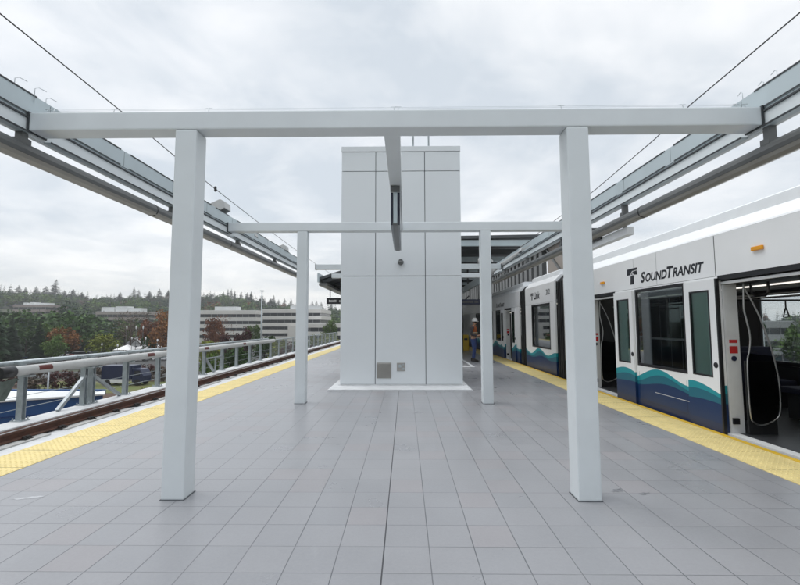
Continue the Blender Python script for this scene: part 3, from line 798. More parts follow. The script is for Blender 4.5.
NEAR = dict(doors=[(4.60, 5.90), (8.77, 10.07)], wins=[(.3, 1.5), (2.55, 3.9), (6.62, 8.0)])
DH = 2.12
def section(name, y0, y1, doors, wins, farwins, label=None):
    holes = [(a, b_, -.02, DH+.07) for a, b_ in doors]+[(a, b_, .75, 2.14) for a, b_ in wins]
    k = MB(); k.mat('livery'); k.holed(TX, TX+TH, y0, y1, -.02, 2.182, holes)
    k.mat('trainwhite')
    if True:
        k.holed(TX, TX+TH, y0, y1, 2.188, 2.77, [])
    k2 = MB(); k2.mat('livery'); k2.holed(TXR-TH, TXR, y0, y1, -.02, 2.77, [(a, b_, .78, 2.12) for a, b_ in farwins])
    k.mat('black'); k.box(TX+.01, TX+TH, y0, y1, 2.182, 2.188)
    body = k.build('car_body', None, tr); k2.build('side_wall', None, body)
    # roof: bright sloping shoulder and a low fairing set back
    k = MB()
    mid = (TX+TXR)/2
    L = [(TX, 2.772), (TX+.03, 2.80), (TX+.20, 2.985)]
    for sgn in (1, -1):
        P = [(TX, 2.772), (TX+.015, 2.80), (TX+.18, 2.97), (TX+.205, 2.985), (TX+.9, 3.02), (mid-.002, 3.02), (mid-.002, 2.772)]
        if sgn < 0: P = [(2*mid-a, b_) for a, b_ in P]
        k.prism(P, y0, y1)
    k.build('roof', 'trainwhite', body)
    k = MB(); k.prism([(TX+.215, 2.99), (TX+.235, 3.13), (TX+.30, 3.165), (TXR-.30, 3.165), (TXR-.235, 3.13), (TXR-.215, 2.99)], y0+.15, y1-.15); k.build('roof_fairing', 'traingrey', body)
    # underframe
    bx('underframe', 'black', body, TX+.12, TXR-.12, y0, y1, -.42, -.03)
    # inside
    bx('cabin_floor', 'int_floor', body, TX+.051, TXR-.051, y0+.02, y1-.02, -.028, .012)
    bx('ceiling', 'int_grey', body, TX+.06, TXR-.06, y0+.02, y1-.02, 2.2, 2.24)
    for xl in (TX+.62, TXR-.74):
        bx('ceiling_lamp', 'ledstrip', body, xl, xl+.12, y0+.4, y1-.4, 2.185, 2.198)
    k = MB()
    for a, b_ in [(TX+.06, TX+.40), (TXR-.40, TXR-.06)]:
        k.prism([(a, 2.0 if a < 5 else 2.199), (a, 2.199), (b_, 2.199), (b_, 2.199 if a < 5 else 2.0)][:], y0+.02, y1-.02) if False else k.box(a, b_, y0+.02, y1-.02, 2.155, 2.199)
    k.build('cove_panel', 'int_grey', body)
    for a, b_ in wins:
        bx('window', 'glass', body, TX+.012, TX+.016, a+.001, b_-.001, .751, 2.139)
        k = MB(); k.holed(TX-.004, TX+.03, a-.02, b_+.02, .73, 2.16, [(a+.03, b_-.03, .78, 2.11)]); k.build('window_frame', 'black', body)
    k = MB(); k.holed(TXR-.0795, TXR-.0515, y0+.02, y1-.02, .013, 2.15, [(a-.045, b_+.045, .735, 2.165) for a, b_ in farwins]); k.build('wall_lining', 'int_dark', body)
    for a, b_ in farwins:
        bx('window', 'deskglass', body, TXR-.03, TXR-.026, a+.001, b_-.001, .781, 2.119)
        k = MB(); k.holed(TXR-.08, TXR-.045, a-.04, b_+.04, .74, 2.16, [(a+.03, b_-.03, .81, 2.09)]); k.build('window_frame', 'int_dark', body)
    for a, b_ in doors:
        k = MB(); k.box(TX+.004, TX+.16, a, b_, DH+.001, DH+.069); k.box(TX+.10, TX+.30, a-.1, b_+.1, DH-.06, DH+.0); k.build('door_header', 'black', body)
        k = MB(); k.box(TX+.03, TX+.07, a, b_, DH-.055, DH-.02); k.build('door_track', 'jamb', body)
        for yj, s in ((a, 1), (b_, -1)):
            k = MB(); k.box(TX+.052, TX+.235, min(yj, yj+s*.03), max(yj, yj+s*.03), .013, DH-.06); jb = k.build('door_jamb', 'jamb', body)
            yf = yj+s*.03
            if s < 0:
                bx('warning_plate', 'red', jb, TX+.09, TX+.20, yf-.004, yf-.0005, 1.10, 1.20)
                bx('warning_plate', 'white', jb, TX+.09, TX+.20, yf-.005, yf-.0005, 1.205, 1.24)
                bx('warning_plate', 'red', jb, TX+.09, TX+.20, yf-.005, yf-.0005, 1.245, 1.29)
                k = MB(); k.tube([(TX+.14, yf, 1.03), (TX+.14, yf-.012, 1.03)], .035, 14); k.build('door_button', 'signblue', jb)
                bx('hinge_block', 'black', jb, TX+.07, TX+.15, yf-.03, yf-.0005, .14, .22)
        bx('threshold', 'jamb', body, TX+.001, TX+.14, a+.001, b_-.001, -.018, .016)
    return body
A = section('near', -1.2, 11.6, NEAR['doors'], NEAR['wins'], [(-.6, .5), (.7, 1.9), (2.1, 3.3), (3.45, 4.5), (6.0, 7.25), (7.36, 8.3), (10.2, 11.3)])
B_ = section('mid', 12.3, 15.3, [], [(12.75, 14.55)], [(12.6, 13.7), (13.9, 15.0)])
C_ = section('far', 16.15, 34, [(17.35, 18.55)], [(18.75, 20.3), (21, 23), (24, 26)], [(18.75, 20.3), (21, 23), (24, 26)])
C_['label'] = 'farthest car section of the train'
for y0, y1 in ((11.6, 12.3), (15.3, 16.15)):
    k = MB(); n = 5
    for i in range(n):
        a = y0+(y1-y0)*i/n; b_ = y0+(y1-y0)*(i+1)/n
        P = lambda o: [(TX+o, -.1), (TX+o, 2.74), (TX+.20+o, 2.95), (TXR-.20-o, 2.95), (TXR-o, 2.74), (TXR-o, -.1)]
        k.prism(P(.05), a+.001, a+(b_-a)*.45); k.prism(P(.10), a+(b_-a)*.45+.001, b_)
    k.build('articulation_bellows', 'bellows', tr)

def leaf(y0, y1, mat, x=TX-.042, th=.036):
    k = MB(); k.mat(mat); k.holed(x, x+th, y0, y1, .0, 2.15, [(y0+.13, y1-.13, .76, 1.99)])
    lf = k.build('door_leaf', None, tr)
    bx('pane', 'leafglass', lf, x+.010, x+.014, y0+.131, y1-.131, .761, 1.989)
    k = MB(); k.holed(x-.003, x+.012, y0+.12, y1-.12, .75, 2.0, [(y0+.145, y1-.145, .775, 1.975)]); k.build('pane_gasket', 'black', lf)
    yb = y0+.055 if y0 < 7 else y0+.05
    k = MB(); k.tube([(x, yb, .93), (x-.012, yb, .93)], .028, 14); k.tube([(x, yb, .93), (x-.006, yb, .93)], .04, 14); k.build('door_button', 'black', lf)
    return lf
leaf(5.905, 6.56, 'livery_leaf'); leaf(8.06, 8.755, 'livery_leaf_far')
leaf(3.94, 4.59, 'livery_leaf_far'); leaf(10.08, 10.73, 'livery_leaf')
leaf(18.56, 19.15, 'livery_leaf'); leaf(16.6, 17.2, 'livery_leaf_far')
# door edge rubber beside the near doorway
bx('door_edge', 'black', tr, TX-.045, TX-.001, 5.875, 5.903, .0, 2.15)
# fold line in the skirt under the window
bx('skirt_seam', 'trainwhite', A, TX-.0025, TX-.0005, 6.62, 7.5, .30, .306)
for y in (7.3, 8.03, 10.9, 4.2, 2.2):
    bx('panel_seam', 'gasket_and_shade', A, TX-.0012, TX-.0004, y, y+.004, 2.192, 2.765)
for y0_, y1_ in ((6.66, 7.98), (2.6, 3.9), (10.75, 11.5)):
    k = MB()
    for a, b_, c, d in ((y0_, y1_, .10, .104), (y0_, y0_+.004, .104, .62), (y1_-.004, y1_, .104, .62)): k.box(TX-.0012, TX-.0004, a, b_, c, d)
    k.build('skirt_panel_seam', 'black', A)
bx('panel_seam', 'black', A, TX-.002, TX-.0005, 5.918, 5.928, 2.19, 2.765)
for a, y, z in ((A, 5.19, 2.455), (A, 9.28, 2.42)):
    k = MB(); k.box(TX-.03, TX-.0005, y-.085, y+.085, z-.028, z+.028); k.build('marker_light', 'amber', a, bevel=.012)
# lettering and emblem
side_text([('S', .335), ('OUND', .262), ('T', .335), ('RANSIT', .262)], 7.80, 2.285, TX-.002, 1.66, 'lettering', 'ink', A, shear=.26, bold=.034)
def emblem(yl, z0, h, parent, m='ink'):
    wd = h*1.22
    def P(pts): return [(TX-.002, yl-u*wd, z0+v*h) for u, v in pts]
    k = MB()
    k.face(P([(.04, 1.0), (1.0, 1.0), (.93, .86), (.52, .84), (.40, .74), (.36, .60), (0, .60)]))
    k.face(P([(.93, .82), (.97, .56), (.72, .58), (.60, .66), (.52, .76), (.60, .80)]))
    k.face(P([(.30, .0), (.62, .0), (.66, .50), (.58, .58), (.34, .52)]))
    k.face(P([(.42, .60), (.55, .62), (.52, .68), (.44, .70)]))
    return k.build('emblem', m, parent)
emblem(8.27, 2.275, .31, A)
emblem(14.62, 2.33, .24, B_)
side_text([('Link', .33)], 14.26, 2.35, TX-.002, .62, 'lettering', 'ink', B_, shear=.1, bold=.03)
side_text([('202', .24)], 13.05, 2.42, TX-.002, .36, 'lettering', 'ink', B_, shear=.1, bold=.02)
side_text([('S', .335), ('OUND', .262), ('T', .335), ('RANSIT', .262)], 20.2, 2.30, TX-.002, 1.66, 'lettering', 'ink', C_, shear=.26, bold=.034)

# interior furniture of the near car
def seat(y, x0, x1, back):
    k = MB(); k.box(x0, x1, y-.22, y+.22, .40, .50); s = k.build('seat', 'seatblue', A, bevel=.03)
    yb = y+back*.22
    k = MB(); k.box(x0, x1, min(yb, yb+back*.08), max(yb, yb+back*.08), .46, 1.08); k.build('seat_back', 'seatblue', A, bevel=.03)
    k = MB(); k.box(x0+.05, x1-.05, y-.1, y+.1, .013, .40); k.build('seat_pedestal', 'int_dark', A)
for y, bk in ((6.75, -1), (7.75, 1), (3.6, 1), (2.7, -1)):
    seat(y, TX+.12, TX+.98, bk); seat(y, TXR-.98, TXR-.12, bk)
seat(11.2, TX+.12, TX+.98, 1); seat(11.2, TXR-.98, TXR-.12, 1)
# windscreen with bent chrome rail beside the doorways
def smooth(pts, n=4):
    P = [Vector(p) for p in pts]; o = []
    for i in range(len(P)-1):
        a, b, c, d = P[max(i-1, 0)], P[i], P[i+1], P[min(i+2, len(P)-1)]
        for q in range(n):
            t = q/n; o.append(.5*((2*b)+(c-a)*t+(2*a-5*b+4*c-d)*t*t+(3*b-a-3*c+d)*t**3))
    return o+[P[-1]]
def windscreen(y, yd):
    xa = TX+.20
    pts = [(xa+.02, y, 2.12), (xa, y, 1.75), (xa+.015, y, 1.62), (xa+.06, y, 1.35), (xa+.04, y, 1.15), (xa, y, .95), (xa, y, .32), (xa+.05, y, .19), (xa+.16, y, .16), (xa+.34, y, .24), (xa+.40, y, .36), (xa+.41, y, .70), (xa+.37, y, 1.0), (xa+.30, y, 1.3), (xa+.2, y, 1.62), (xa+.1, y, 1.85), (xa+.02, y, 2.0)]
    pts = smooth(pts)
    k = MB(); k.tube(pts, .0105, 8); k.build('grab_rail', 'chrome', A)
    k = MB(); k.face([(p[0], y+.004, p[2]) for p in pts if p[2] < 1.12]); bmesh.ops.solidify(k.bm, geom=list(k.bm.faces), thickness=.008)
    k.build('windscreen', 'smoked', A)
windscreen(5.72, 1); windscreen(9.92, 1)
k = MB(); k.box(TX+.24, TX+.62, 5.80, 5.83, .013, 1.0); k.build('seat_screen', 'int_dark', A)
k = MB(); k.box(TX+.26, TX+.62, 10.12, 10.18, .013, 2.1); k.build('cabinet', 'int_dark', A)
for y in (7.0, 3.8, 10.6):
    k = MB(); k.tube([(TX+.15, y, 1.90), (TXR-.15, y, 1.90)], .016, 8); k.build('grab_rail', 'int_dark', A)
for x in (5.45, 6.1):
    k = MB(); k.tube([(x, -.8, 1.95), (x, 11.3, 1.95)], .016, 8); k.build('grab_rail', 'chrome', A)
for x, y in ((5.2, 8.3), (6.25, 6.05), (5.2, 4.3)):
    k = MB(); k.tube([(x, y, .012), (x, y, 2.2)], .017, 8); k.build('grab_pole', 'chrome', A)
for x, y in ((6.35, 7.0), (5.6, 7.0), (6.7, 3.8)):
    k = MB(); k.tube([(x, y, 1.885), (x, y, 1.78), (x-.02, y, 1.73), (x-.05, y, 1.62), (x+.05, y, 1.62), (x+.02, y, 1.73), (x, y, 1.78)], .011, 6); k.build('hand_strap', 'black', A)
k = MB(); k.tube([(5.05, 6.1, 2.19), (5.05, 6.1, 1.96), (5.1, 6.1, 1.92), (5.25, 6.1, 1.92), (5.3, 6.1, 1.98), (5.3, 6.1, 2.19)], .018, 8); k.build('grab_rail', 'black', A)
for y, bk in ((13.0, -1), (14.2, 1)):
    for x0, x1 in ((TX+.12, TX+.98), (TXR-.98, TXR-.12)):
        k = MB(); k.box(x0, x1, y-.22, y+.22, .40, .50); k.box(x0, x1, y+bk*.22-.04, y+bk*.22+.04, .501, 1.08); k.build('seat', 'seatblue', B_, bevel=.02)
bx('display_panel', 'red', B_, 5.5, 6.0, 14.9, 14.95, 1.95, 2.12)
# a passenger is not visible; the far cabin end closes the view
bx('end_wall', 'int_dark', C_, TX+.06, TXR-.06, 33.8, 33.98, .013, 2.19)
bx('end_wall', 'trainwhite', A, TX+.06, TXR-.06, -1.2, -1.1, .013, 2.76)
#==WORKER==
def skin_mesh(name, chains, m, parent, loc, rz, sub=2):
    """chains: lists of (x, y, z, r); the first is rooted, later ones start on an existing joint index"""
    verts, edges, rad, idx = [], [], [], {}
    def vid(p):
        key = tuple(round(c, 4) for c in p[:3])
        if key not in idx:
            idx[key] = len(verts); verts.append(p[:3]); rad.append(p[3])
        return idx[key]
    for ch in chains:
        ids = [vid(p) for p in ch]
        edges += list(zip(ids, ids[1:]))
    me = bpy.data.meshes.new(name); me.from_pydata(verts, edges, []); me.update()
    o = bpy.data.objects.new('tmp', me); col.objects.link(o)
    md = o.modifiers.new('s', 'SKIN'); md.use_smooth_shade = True
    for i, r in enumerate(rad):
        sv = me.skin_vertices[0].data[i]; sv.radius = r if isinstance(r, tuple) else (r, r); sv.use_root = (i == 0)
    sd_ = o.modifiers.new('u', 'SUBSURF'); sd_.levels = sub; sd_.render_levels = sub
    dg = bpy.context.evaluated_depsgraph_get(); dg.update()
    nm = bpy.data.meshes.new_from_object(o.evaluated_get(dg)); bpy.data.objects.remove(o)
    nm.materials.clear(); nm.materials.append(M[m])
    for p in nm.polygons: p.use_smooth = True
    ob = link(name, nm, parent, inv=False)
    return ob
wk = thing('person', 'worker in orange vest, white hard hat and jeans standing by the train', 'person', (2.80, 17.0, 0))
wk.rotation_euler = (0, 0, R(62))      # faces -y locally; turned to three-quarter view
hip = (0, .02, .90, .125)
def limb(*p): return list(p)
body_ch = [[hip, (0, .02, 1.08, .115), (0, .025, 1.28, .135), (0, .02, 1.38, .10), (0, .0, 1.45, .052), (0, -.03, 1.50, .058), (0, -.045, 1.57, .082), (0, -.045, 1.645, .062)]]
for s in (-1, 1):
    body_ch.append([hip, (s*.09, .01, .84, .085), (s*.10, -.01+s*.03, .47, .056), (s*.105, .04+s*.05, .09, .042), (s*.11, -.02+s*.05, .04, .042), (s*.12, -.13+s*.05, .03, .034)])
    body_ch.append([(0, .02, 1.38, .10), (s*.19, .02, 1.36, .056), (s*.235, .05, 1.10, .043), (s*.13, -.20, 1.04, .033), (s*.10, -.27, 1.05, .030), (s*.088, -.31, 1.06, .026)])
    for q, (dx, dz, ln) in enumerate(((-.022, .012, .060), (-.008, .016, .072), (.008, .014, .068), (.022, .008, .054))):
        h0 = (s*.088+dx, -.325, 1.062+dz*.5, .0095)
        body_ch.append([(s*.088, -.31, 1.06, .026), h0, (h0[0], -.325-ln*.55, 1.062+dz, .009), (h0[0], -.325-ln*.8, 1.045+dz, .008)])
    body_ch.append([(s*.10, -.27, 1.05, .030), (s*.10-s*.03, -.30, 1.085, .011), (s*.10-s*.04, -.335, 1.095, .009)])
bo = skin_mesh('body', body_ch, 'skin', wk, None, 0)
jn = [[(0, .02, .97, .135), (0, .02, .90, .14), (.09, .01, .82, .102)], [(.09, .01, .82, .102), (.10, .02, .47, .076), (.105, .09, .10, .066)],
      [(0, .02, .90, .14), (-.09, .01, .82, .102), (-.10, -.04, .47, .076), (-.105, -.01, .10, .066)]]
skin_mesh('jeans', jn, 'jeans', wk, None, 0)
sh_ = [[(0, .02, 1.0, .135), (0, .02, 1.12, .132), (0, .025, 1.28, .148), (0, .02, 1.385, .115), (0, .005, 1.435, .07)]]
for s in (-1, 1): sh_.append([(0, .02, 1.385, .115), (s*.19, .02, 1.365, .072), (s*.24, .05, 1.10, .058), (s*.14, -.18, 1.04, .046)])
skin_mesh('sleeved_shirt', sh_, 'shirt', wk, None, 0)
vs = [[(0, .02, .96, .146), (0, .02, 1.12, .148), (0, .025, 1.28, .160), (0, .022, 1.375, .128)]]
for s in (-1, 1): vs[0:0] = []; vs.append([(0, .022, 1.375, .128), (s*.13, .02, 1.385, .072)])
v_ = skin_mesh('safety_vest', vs, 'vest', wk, None, 0)
k = MB()
for z, r in ((1.06, .153), (1.16, .158)):
    k.tube([(r*1.02*math.cos(a*PI/10), .022+r*1.0*math.sin(a*PI/10), z) for a in range(20)], .016, 6, closed=True)
k.build('vest_strip', 'vest_strip', wk, inv=False)
for s in (-1, 1):
    y0 = .06+s*.05
    k = MB(); k.prism([(y0+.07, 0), (y0-.21, 0), (y0-.22, .05), (y0-.12, .085), (y0-.03, .13), (y0+.06, .13)], s*.11-.048, s*.11+.048, axis='x'); k.build('boot', 'boot', wk, bevel=.015, inv=False)
# face
k = MB()
k.tube([(0, -.118, 1.585), (0, -.142, 1.565), (0, -.128, 1.552)], [.010, .015, .010], 8)
for s in (-1, 1):
    k.lathe([(.001, -.02), (.014, -.012), (.017, 0), (.014, .014), (.001, .024)], (s*.084, -.035, 1.575), 8)
k.build('face', 'skin', wk, inv=False)
k = MB()
for s in (-1, 1): k.tube([(s*.03-.008, -.122, 1.597), (s*.03+.008, -.122, 1.597)], .006, 6)
k.tube([(-.02, -.118, 1.53), (.02, -.118, 1.53)], .004, 6); k.build('eyes_and_mouth', 'boot', wk, inv=False)
k = MB(); k.lathe([(.093, 1.56), (.098, 1.60), (.096, 1.63), (.06, 1.64)], (0, -.035, 0), 16); k.build('hair', 'boot', wk, inv=False)
k = MB(); k.lathe([(.128, 1.612), (.130, 1.622), (.116, 1.632), (.113, 1.665), (.098, 1.71), (.065, 1.745), (.02, 1.758)], (0, -.04, 0), 18)
k.bm.faces.ensure_lookup_table(); k.tube([(-.08, -.13, 1.62), (0, -.19, 1.612), (.08, -.13, 1.62)], .014, 6); k.build('hard_hat', 'hat', wk, inv=False)

#==LAND==
def hill(x, y):
    r = math.hypot(x, y); a = math.atan2(x, y)
    t = min(1, max(0, (r-250)/330)); t = t*t*(3-2*t)
    u = min(1, max(0, (a+.42)/.16))
    h = 30-10*u+2.5*math.sin(a*13+.4)
    if a > .45: h *= .45
    return GZ + t*h + (4*noise.noise(Vector((x*.006, y*.006, 3))) if r > 260 else 0)*t
k = MB(); rr = [0, 40, 90, 150, 210, 250, 290, 330, 370, 410, 450, 500, 550, 620, 720, 900, 1150]; na = 128
rings = []
for r in rr:
    if r == 0: rings.append([k.bm.verts.new((0, 0, GZ-.05))]); continue
    rings.append([k.bm.verts.new((r*math.sin(2*PI*i/na), r*math.cos(2*PI*i/na), hill(r*math.sin(2*PI*i/na), r*math.cos(2*PI*i/na))-.05)) for i in range(na)])
for i in range(na): k.bm.faces.new((rings[0][0], rings[1][i], rings[1][(i+1) % na]))
for A_, C2 in zip(rings[1:], rings[2:]):
    for i in range(na): k.bm.faces.new((A_[i], C2[i], C2[(i+1) % na], A_[(i+1) % na]))
tag(k.build('ground', 'land', smooth=True), kind='structure')
def sheet(name, m, x0, x1, y0, y1, z):
    k = MB(); k.box(x0, x1, y0, y1, z-.03, z); return tag(k.build(name, m), kind='structure')
sheet('bark_bed', 'bark_bed', -75, -9, 8, 72, GZ)
sheet('grass_verge', 'grass', -58, -9, 58, 70, GZ+.01)
sheet('road', 'asphalt', -140, 40, 74, 84, GZ+.004)
sheet('parking_lot', 'asphalt', -140, 10, 88, 150, GZ+.004)
sheet('parking_lot', 'asphalt', 14, 90, 10, 60, GZ+.004)
k = MB()
for i in range(40): k.box(-120+i*2.8, -119.88+i*2.8, 108, 113.5, GZ, GZ+.009); k.box(-120+i*2.8, -119.88+i*2.8, 128, 133.5, GZ, GZ+.009)
for i in range(30): k.box(-130+i*5, -127.5+i*5, 78.9, 79.05, GZ, GZ+.009)
tag(k.build('road_markings', 'paint_line'), kind='structure')
# piers under the guideway
for i, y in enumerate((0, 24, 48)):
    k = MB(); k.box(-6.5, 7.2, y-.9, y+.9, -2.4, -1.302); k.lathe([(.9, GZ), (.9, -2.4)], (.2, y, 0), 20)
    tag(k.build('guideway_pier', 'concrete'), 'round concrete pier under the platform %s' % ('near the camera', 'below the canopy', 'at the far end')[i], 'pier')

# blue building below
bb = thing('blue_building', 'low blue walled building with a flat white roof below the track fence', 'building', (-30, 31, GZ))
def poly(name, m, pts, z0, z1, parent):
    k = MB(); A = [k.bm.verts.new((x, y, z0)) for x, y in pts]; B = [k.bm.verts.new((x, y, z1)) for x, y in pts]; n = len(pts)
    for i in range(n): k.bm.faces.new((A[i], A[(i+1) % n], B[(i+1) % n], B[i]))
    k.bm.faces.new(A[::-1]); k.bm.faces.new(B); return k.build(name, m, parent)
poly('wall', 'bluewall', [(-40, 21.1), (-22.5, 31.1), (-23.3, 32.1), (-45, 32.1)], GZ, -3.72, bb)
poly('roof', 'roofwhite', [(-40, 20.9), (-22.3, 31.0), (-23.2, 32.3), (-45.2, 32.3)], -3.718, -3.60, bb)
poly('coping', 'bluewall', [(-45.2, 32.305), (-23.2, 32.305), (-23.3, 32.5), (-45.2, 32.5)], -3.9, -3.5, bb)
k = MB()
for z in (-4.75, -5.8): k.bar((-39.97, 21.07, z), (-22.53, 31.03, z), .05, .03)
k.build('wall_joint', 'carblue', bb)

# offices
def office(name, label, x0, x1, y0, y1, ztop, floors, fh, wallm, bandh=.52, plant=None, side=None):
    t = thing(name, label, 'office building', ((x0+x1)/2, (y0+y1)/2, GZ))
    zb = ztop-floors*fh
    bx('ground_floor', wallm, t, x0+.6, x1-.6, y0+.6, y1-.6, GZ, zb)
    for i in range(floors):
        z0 = zb+i*fh
        bx('spandrel', wallm, t, x0, x1, y0, y1, z0+fh*(1-bandh), z0+fh)
        k = MB(); k.mat('officewin'); k.box(x0+.5, x1-.5, y0+.5, y1-.5, z0, z0+fh*(1-bandh)); k.mat('officegrey')
        n = max(3, int((x1-x0)/3.2))
        for j in range(n+1):
            x = x0+.5+(x1-x0-1.1)*j/n; k.box(x, x+.1, y0+.44, y0+.499, z0, z0+fh*(1-bandh))
        k.build('window_band', None, t)
    bx('roof', 'roofwhite', t, x0+.3, x1-.3, y0+.3, y1-.3, ztop, ztop+.12)
    if plant:
        for a, b_, h in plant: bx('roof_plant', 'roofwhite', t, x0+(x1-x0)*a, x0+(x1-x0)*b_, y0+3, y0+9, ztop+.12, ztop+.12+h)
    if side:
        a, b_, zt = side; bx('stair_block', wallm, t, x0+(x1-x0)*a, x0+(x1-x0)*b_, y0-1.5, y0-.01, GZ, ztop+zt)
D = 210
office('office_building', 'white banded office block left of the tall lamp pole', at(196, D), at(255.5, D), D, D+30, zat(310, D), 4, 3.5, 'officewhite', .55, [(.25, .62, 1.9)])
D = 190
office('office_building', 'white banded office block right of the tall lamp pole with a blank stair block', at(261, D), at(321, D), D, D+26, zat(309, D), 5, 3.1, 'officewhite', .55, [(.45, .95, 1.7)], (.46, .66, -7.5))
D = 172
office('office_building', 'low white annex with dark windows at the right of the banded offices', at(300, D), at(345, D), D, D+18, zat(323.5, D), 2, 3.3, 'officewhite', .5)
D = 260
office('office_building', 'brown banded office with pale roof plant among the trees', at(93, D), at(137, D), D, D+25, zat(311, D), 4, 3.6, 'officebrown', .5, [(.05, .35, 2.8), (.38, .66, 3.3), (.68, .98, 2.2)])
D = 300
office('office_building', 'long low brownish building with pale rooftops at the far left', at(8, D), at(42, D), D, D+20, zat(304, D), 3, 3.4, 'brick', .5, [(.2, .3, 1.6), (.4, .52, 1.9), (.7, .95, 1.4)])
D = 105
office('office_building', 'grey block seen through the train doorway', at(752, D), at(790, D), D, D+20, zat(322, D), 3, 3.3, 'officegrey', .5)

# tents/low white roofs in the lot
for px, D, wd, lab in ((151, 125, 8, 'white peaked canopy tent beyond the car park'), (127, 118, 5, 'small white peaked tent near the bare trees')):
    x = at(px, D); t = thing('canopy_tent', lab, 'tent', (x, D, GZ))
    k = MB(); 
    z0 = GZ+2.4; h = wd/2
    c = k.bm.verts.new((x, D, z0+1.4)); cs = [k.bm.verts.new((x+a*h, D+b_*h, z0)) for a, b_ in ((-1, -1), (1, -1), (1, 1), (-1, 1))]
    for i in range(4): k.bm.faces.new((cs[i], cs[(i+1) % 4], c))
    k.bm.faces.new(cs[::-1]); k.build('roof', 'white', t)
    for a in (-1, 1):
        for b_ in (-1, 1): bx('leg', 'white', t, x+a*(h-.1)-.04, x+a*(h-.1)+.04, D+b_*(h-.1)-.04, D+b_*(h-.1)+.04, GZ, z0-.005)
D = 135; x = at(133, D)
t = thing('small_house', 'little white house with a door under the bare trees', 'house', (x, D, GZ))
bx('wall', 'white', t, x-2.2, x+2.2, D, D+5, GZ, GZ+3.2)
k = MB(); k.prism([(x-2.6, GZ+3.21), (x+2.6, GZ+3.21), (x, GZ+5.2)], D-.3, D+5.3); k.build('roof', 'officegrey', t)
for dx in (-1.3, .5): bx('window', 'officewin', t, x+dx, x+dx+.8, D-.03, D-.002, GZ+1.2, GZ+2.5)

# lamps
def street_lamp(px, D, ztop, reach, label):
    x = at(px, D); t = thing('street_lamp', label, 'street lamp', (x, D, GZ))
    k = MB(); k.tube([(x, D, GZ), (x, D, ztop-1.0)], [.1, .07], 8); k.build('pole', 'galv', t)
    k = MB(); k.tube([(x, D, ztop-1.05), (x+.12*reach, D, ztop-.6), (x+.4*reach, D, ztop-.18), (x+.8*reach, D, ztop)], .06, 6); k.build('arm', 'galv', t)
    k = MB(); k.box(x+.75*reach, x+1.1*reach, D-.15, D+.15, ztop-.07, ztop+.06); k.build('lamp_head', 'white', t, bevel=.04)
street_lamp(49, 46, zat(362, 46), 2.3, 'curved arm street lamp behind the blue building')
x = at(261, 75); t = thing('lamp_pole', 'tall pale lamp pole standing in front of the white offices', 'lamp pole', (x, 75, GZ))
k = MB(); k.tube([(x, 75, GZ), (x, 75, zat(291, 75))], [.12, .09], 10); k.build('pole', 'galv', t)
k = MB(); k.box(x-.35, x+.35, 74.9, 75.1, zat(291, 75)+.001, zat(290, 75)); k.build('lamp_head', 'galv', t)
proto = None
for px, py, D in ((101, 344, 100), (117, 345, 96), (125.5, 327, 118), (135, 327, 116), (142, 327, 116), (131, 338, 112), (145, 338, 104), (157, 340, 98), (12, 345, 105), (33, 343, 104)):
    if proto is None:
        z = 0
        proto = thing('globe_lamp', 'slim post lamp with a white globe standing in the car park', 'lamp', (0, 0, 0), 'white globe lamps in the car park')
        k = MB(); k.tube([(0, 0, 0), (0, 0, 4.6)], [.07, .05], 7); k.build('pole', 'tubegrey', proto, inv=False)
        k = MB(); k.lathe([(.05, 4.7), (.14, 4.8), (.18, 5.0), (.14, 5.2), (.04, 5.28)], (0, 0, 0), 10); k.build('globe', 'white', proto, inv=False)
        o = proto
    else: o = copy_tree(proto)
    o.location = (at(px, D), D, GZ); o.scale = (1, 1, (zat(py, D)-GZ)/5.0)

# vehicles
def car_meshes():
    prof = [(-2.2, .28), (-2.25, .62), (-2.1, .82), (-1.55, .92), (-.95, 1.38), (.75, 1.42), (1.45, .98), (2.15, .86), (2.25, .6), (2.2, .28)]
    k = MB(); k.prism([(a, b_) for a, b_ in prof], -.86, .86, axis='y'); bmesh.ops.recalc_face_normals(k.bm, faces=k.bm.faces)
    return k
CARS = {}
def car(px, D, paint, label, rz=0., van=False):
    key = (paint, van)
    if key not in CARS:
        t = thing('parked_car', label, 'car', (0, 0, 0))
        if not van:
            prof = [(-2.2, .28), (-2.25, .62), (-2.1, .84), (-1.55, .93), (1.45, .97), (2.15, .86), (2.25, .6), (2.2, .28)]
            cab = [(-1.5, .931), (-.9, 1.36), (-.7, 1.42), (.55, 1.43), (.8, 1.36), (1.42, .972)]
        else:
            prof = [(-2.4, .3), (-2.45, .9), (-2.3, 1.1), (2.4, 1.12), (2.45, .5), (2.4, .3)]
            cab = [(-2.2, 1.121), (-1.6, 1.75), (-1.4, 1.82), (2.2, 1.84), (2.35, 1.75), (2.38, 1.121)]
        k = MB(); k.prism(prof, -.86, .86); k.build('body', paint, t, bevel=.05, inv=False)
        k = MB(); k.prism(cab, -.74, .74); k.build('windows', 'officewin', t, bevel=.04, inv=False)
        k = MB(); k.prism([(cab[1][0]+.12, cab[2][1]-.03), (cab[2][0], cab[2][1]+.02), (cab[3][0], cab[3][1]+.02), (cab[4][0]-.1, cab[3][1]-.03)], -.70, .70); k.build('roof', paint, t, inv=False)
        for a in (-1.4, 1.4):
            for b_ in (-.8, .8):
                k = MB(); k.tube([(a, b_-.1, .32), (a, b_+.1, .32)], .32, 12); k.build('wheel', 'tyre', t, inv=False)
        for b_ in (-.6, .6):
            k = MB(); k.box(2.2, 2.262, b_-.15, b_+.15, .6, .72); k.build('headlight', 'white', t, inv=False)
        CARS[key] = t; o = t
    else: o = copy_tree(CARS[key])
    o['label'] = label; o['group'] = 'cars parked beyond the fence'
    o.location = (at(px, D), D, GZ+.006); o.rotation_euler = (0, 0, rz)
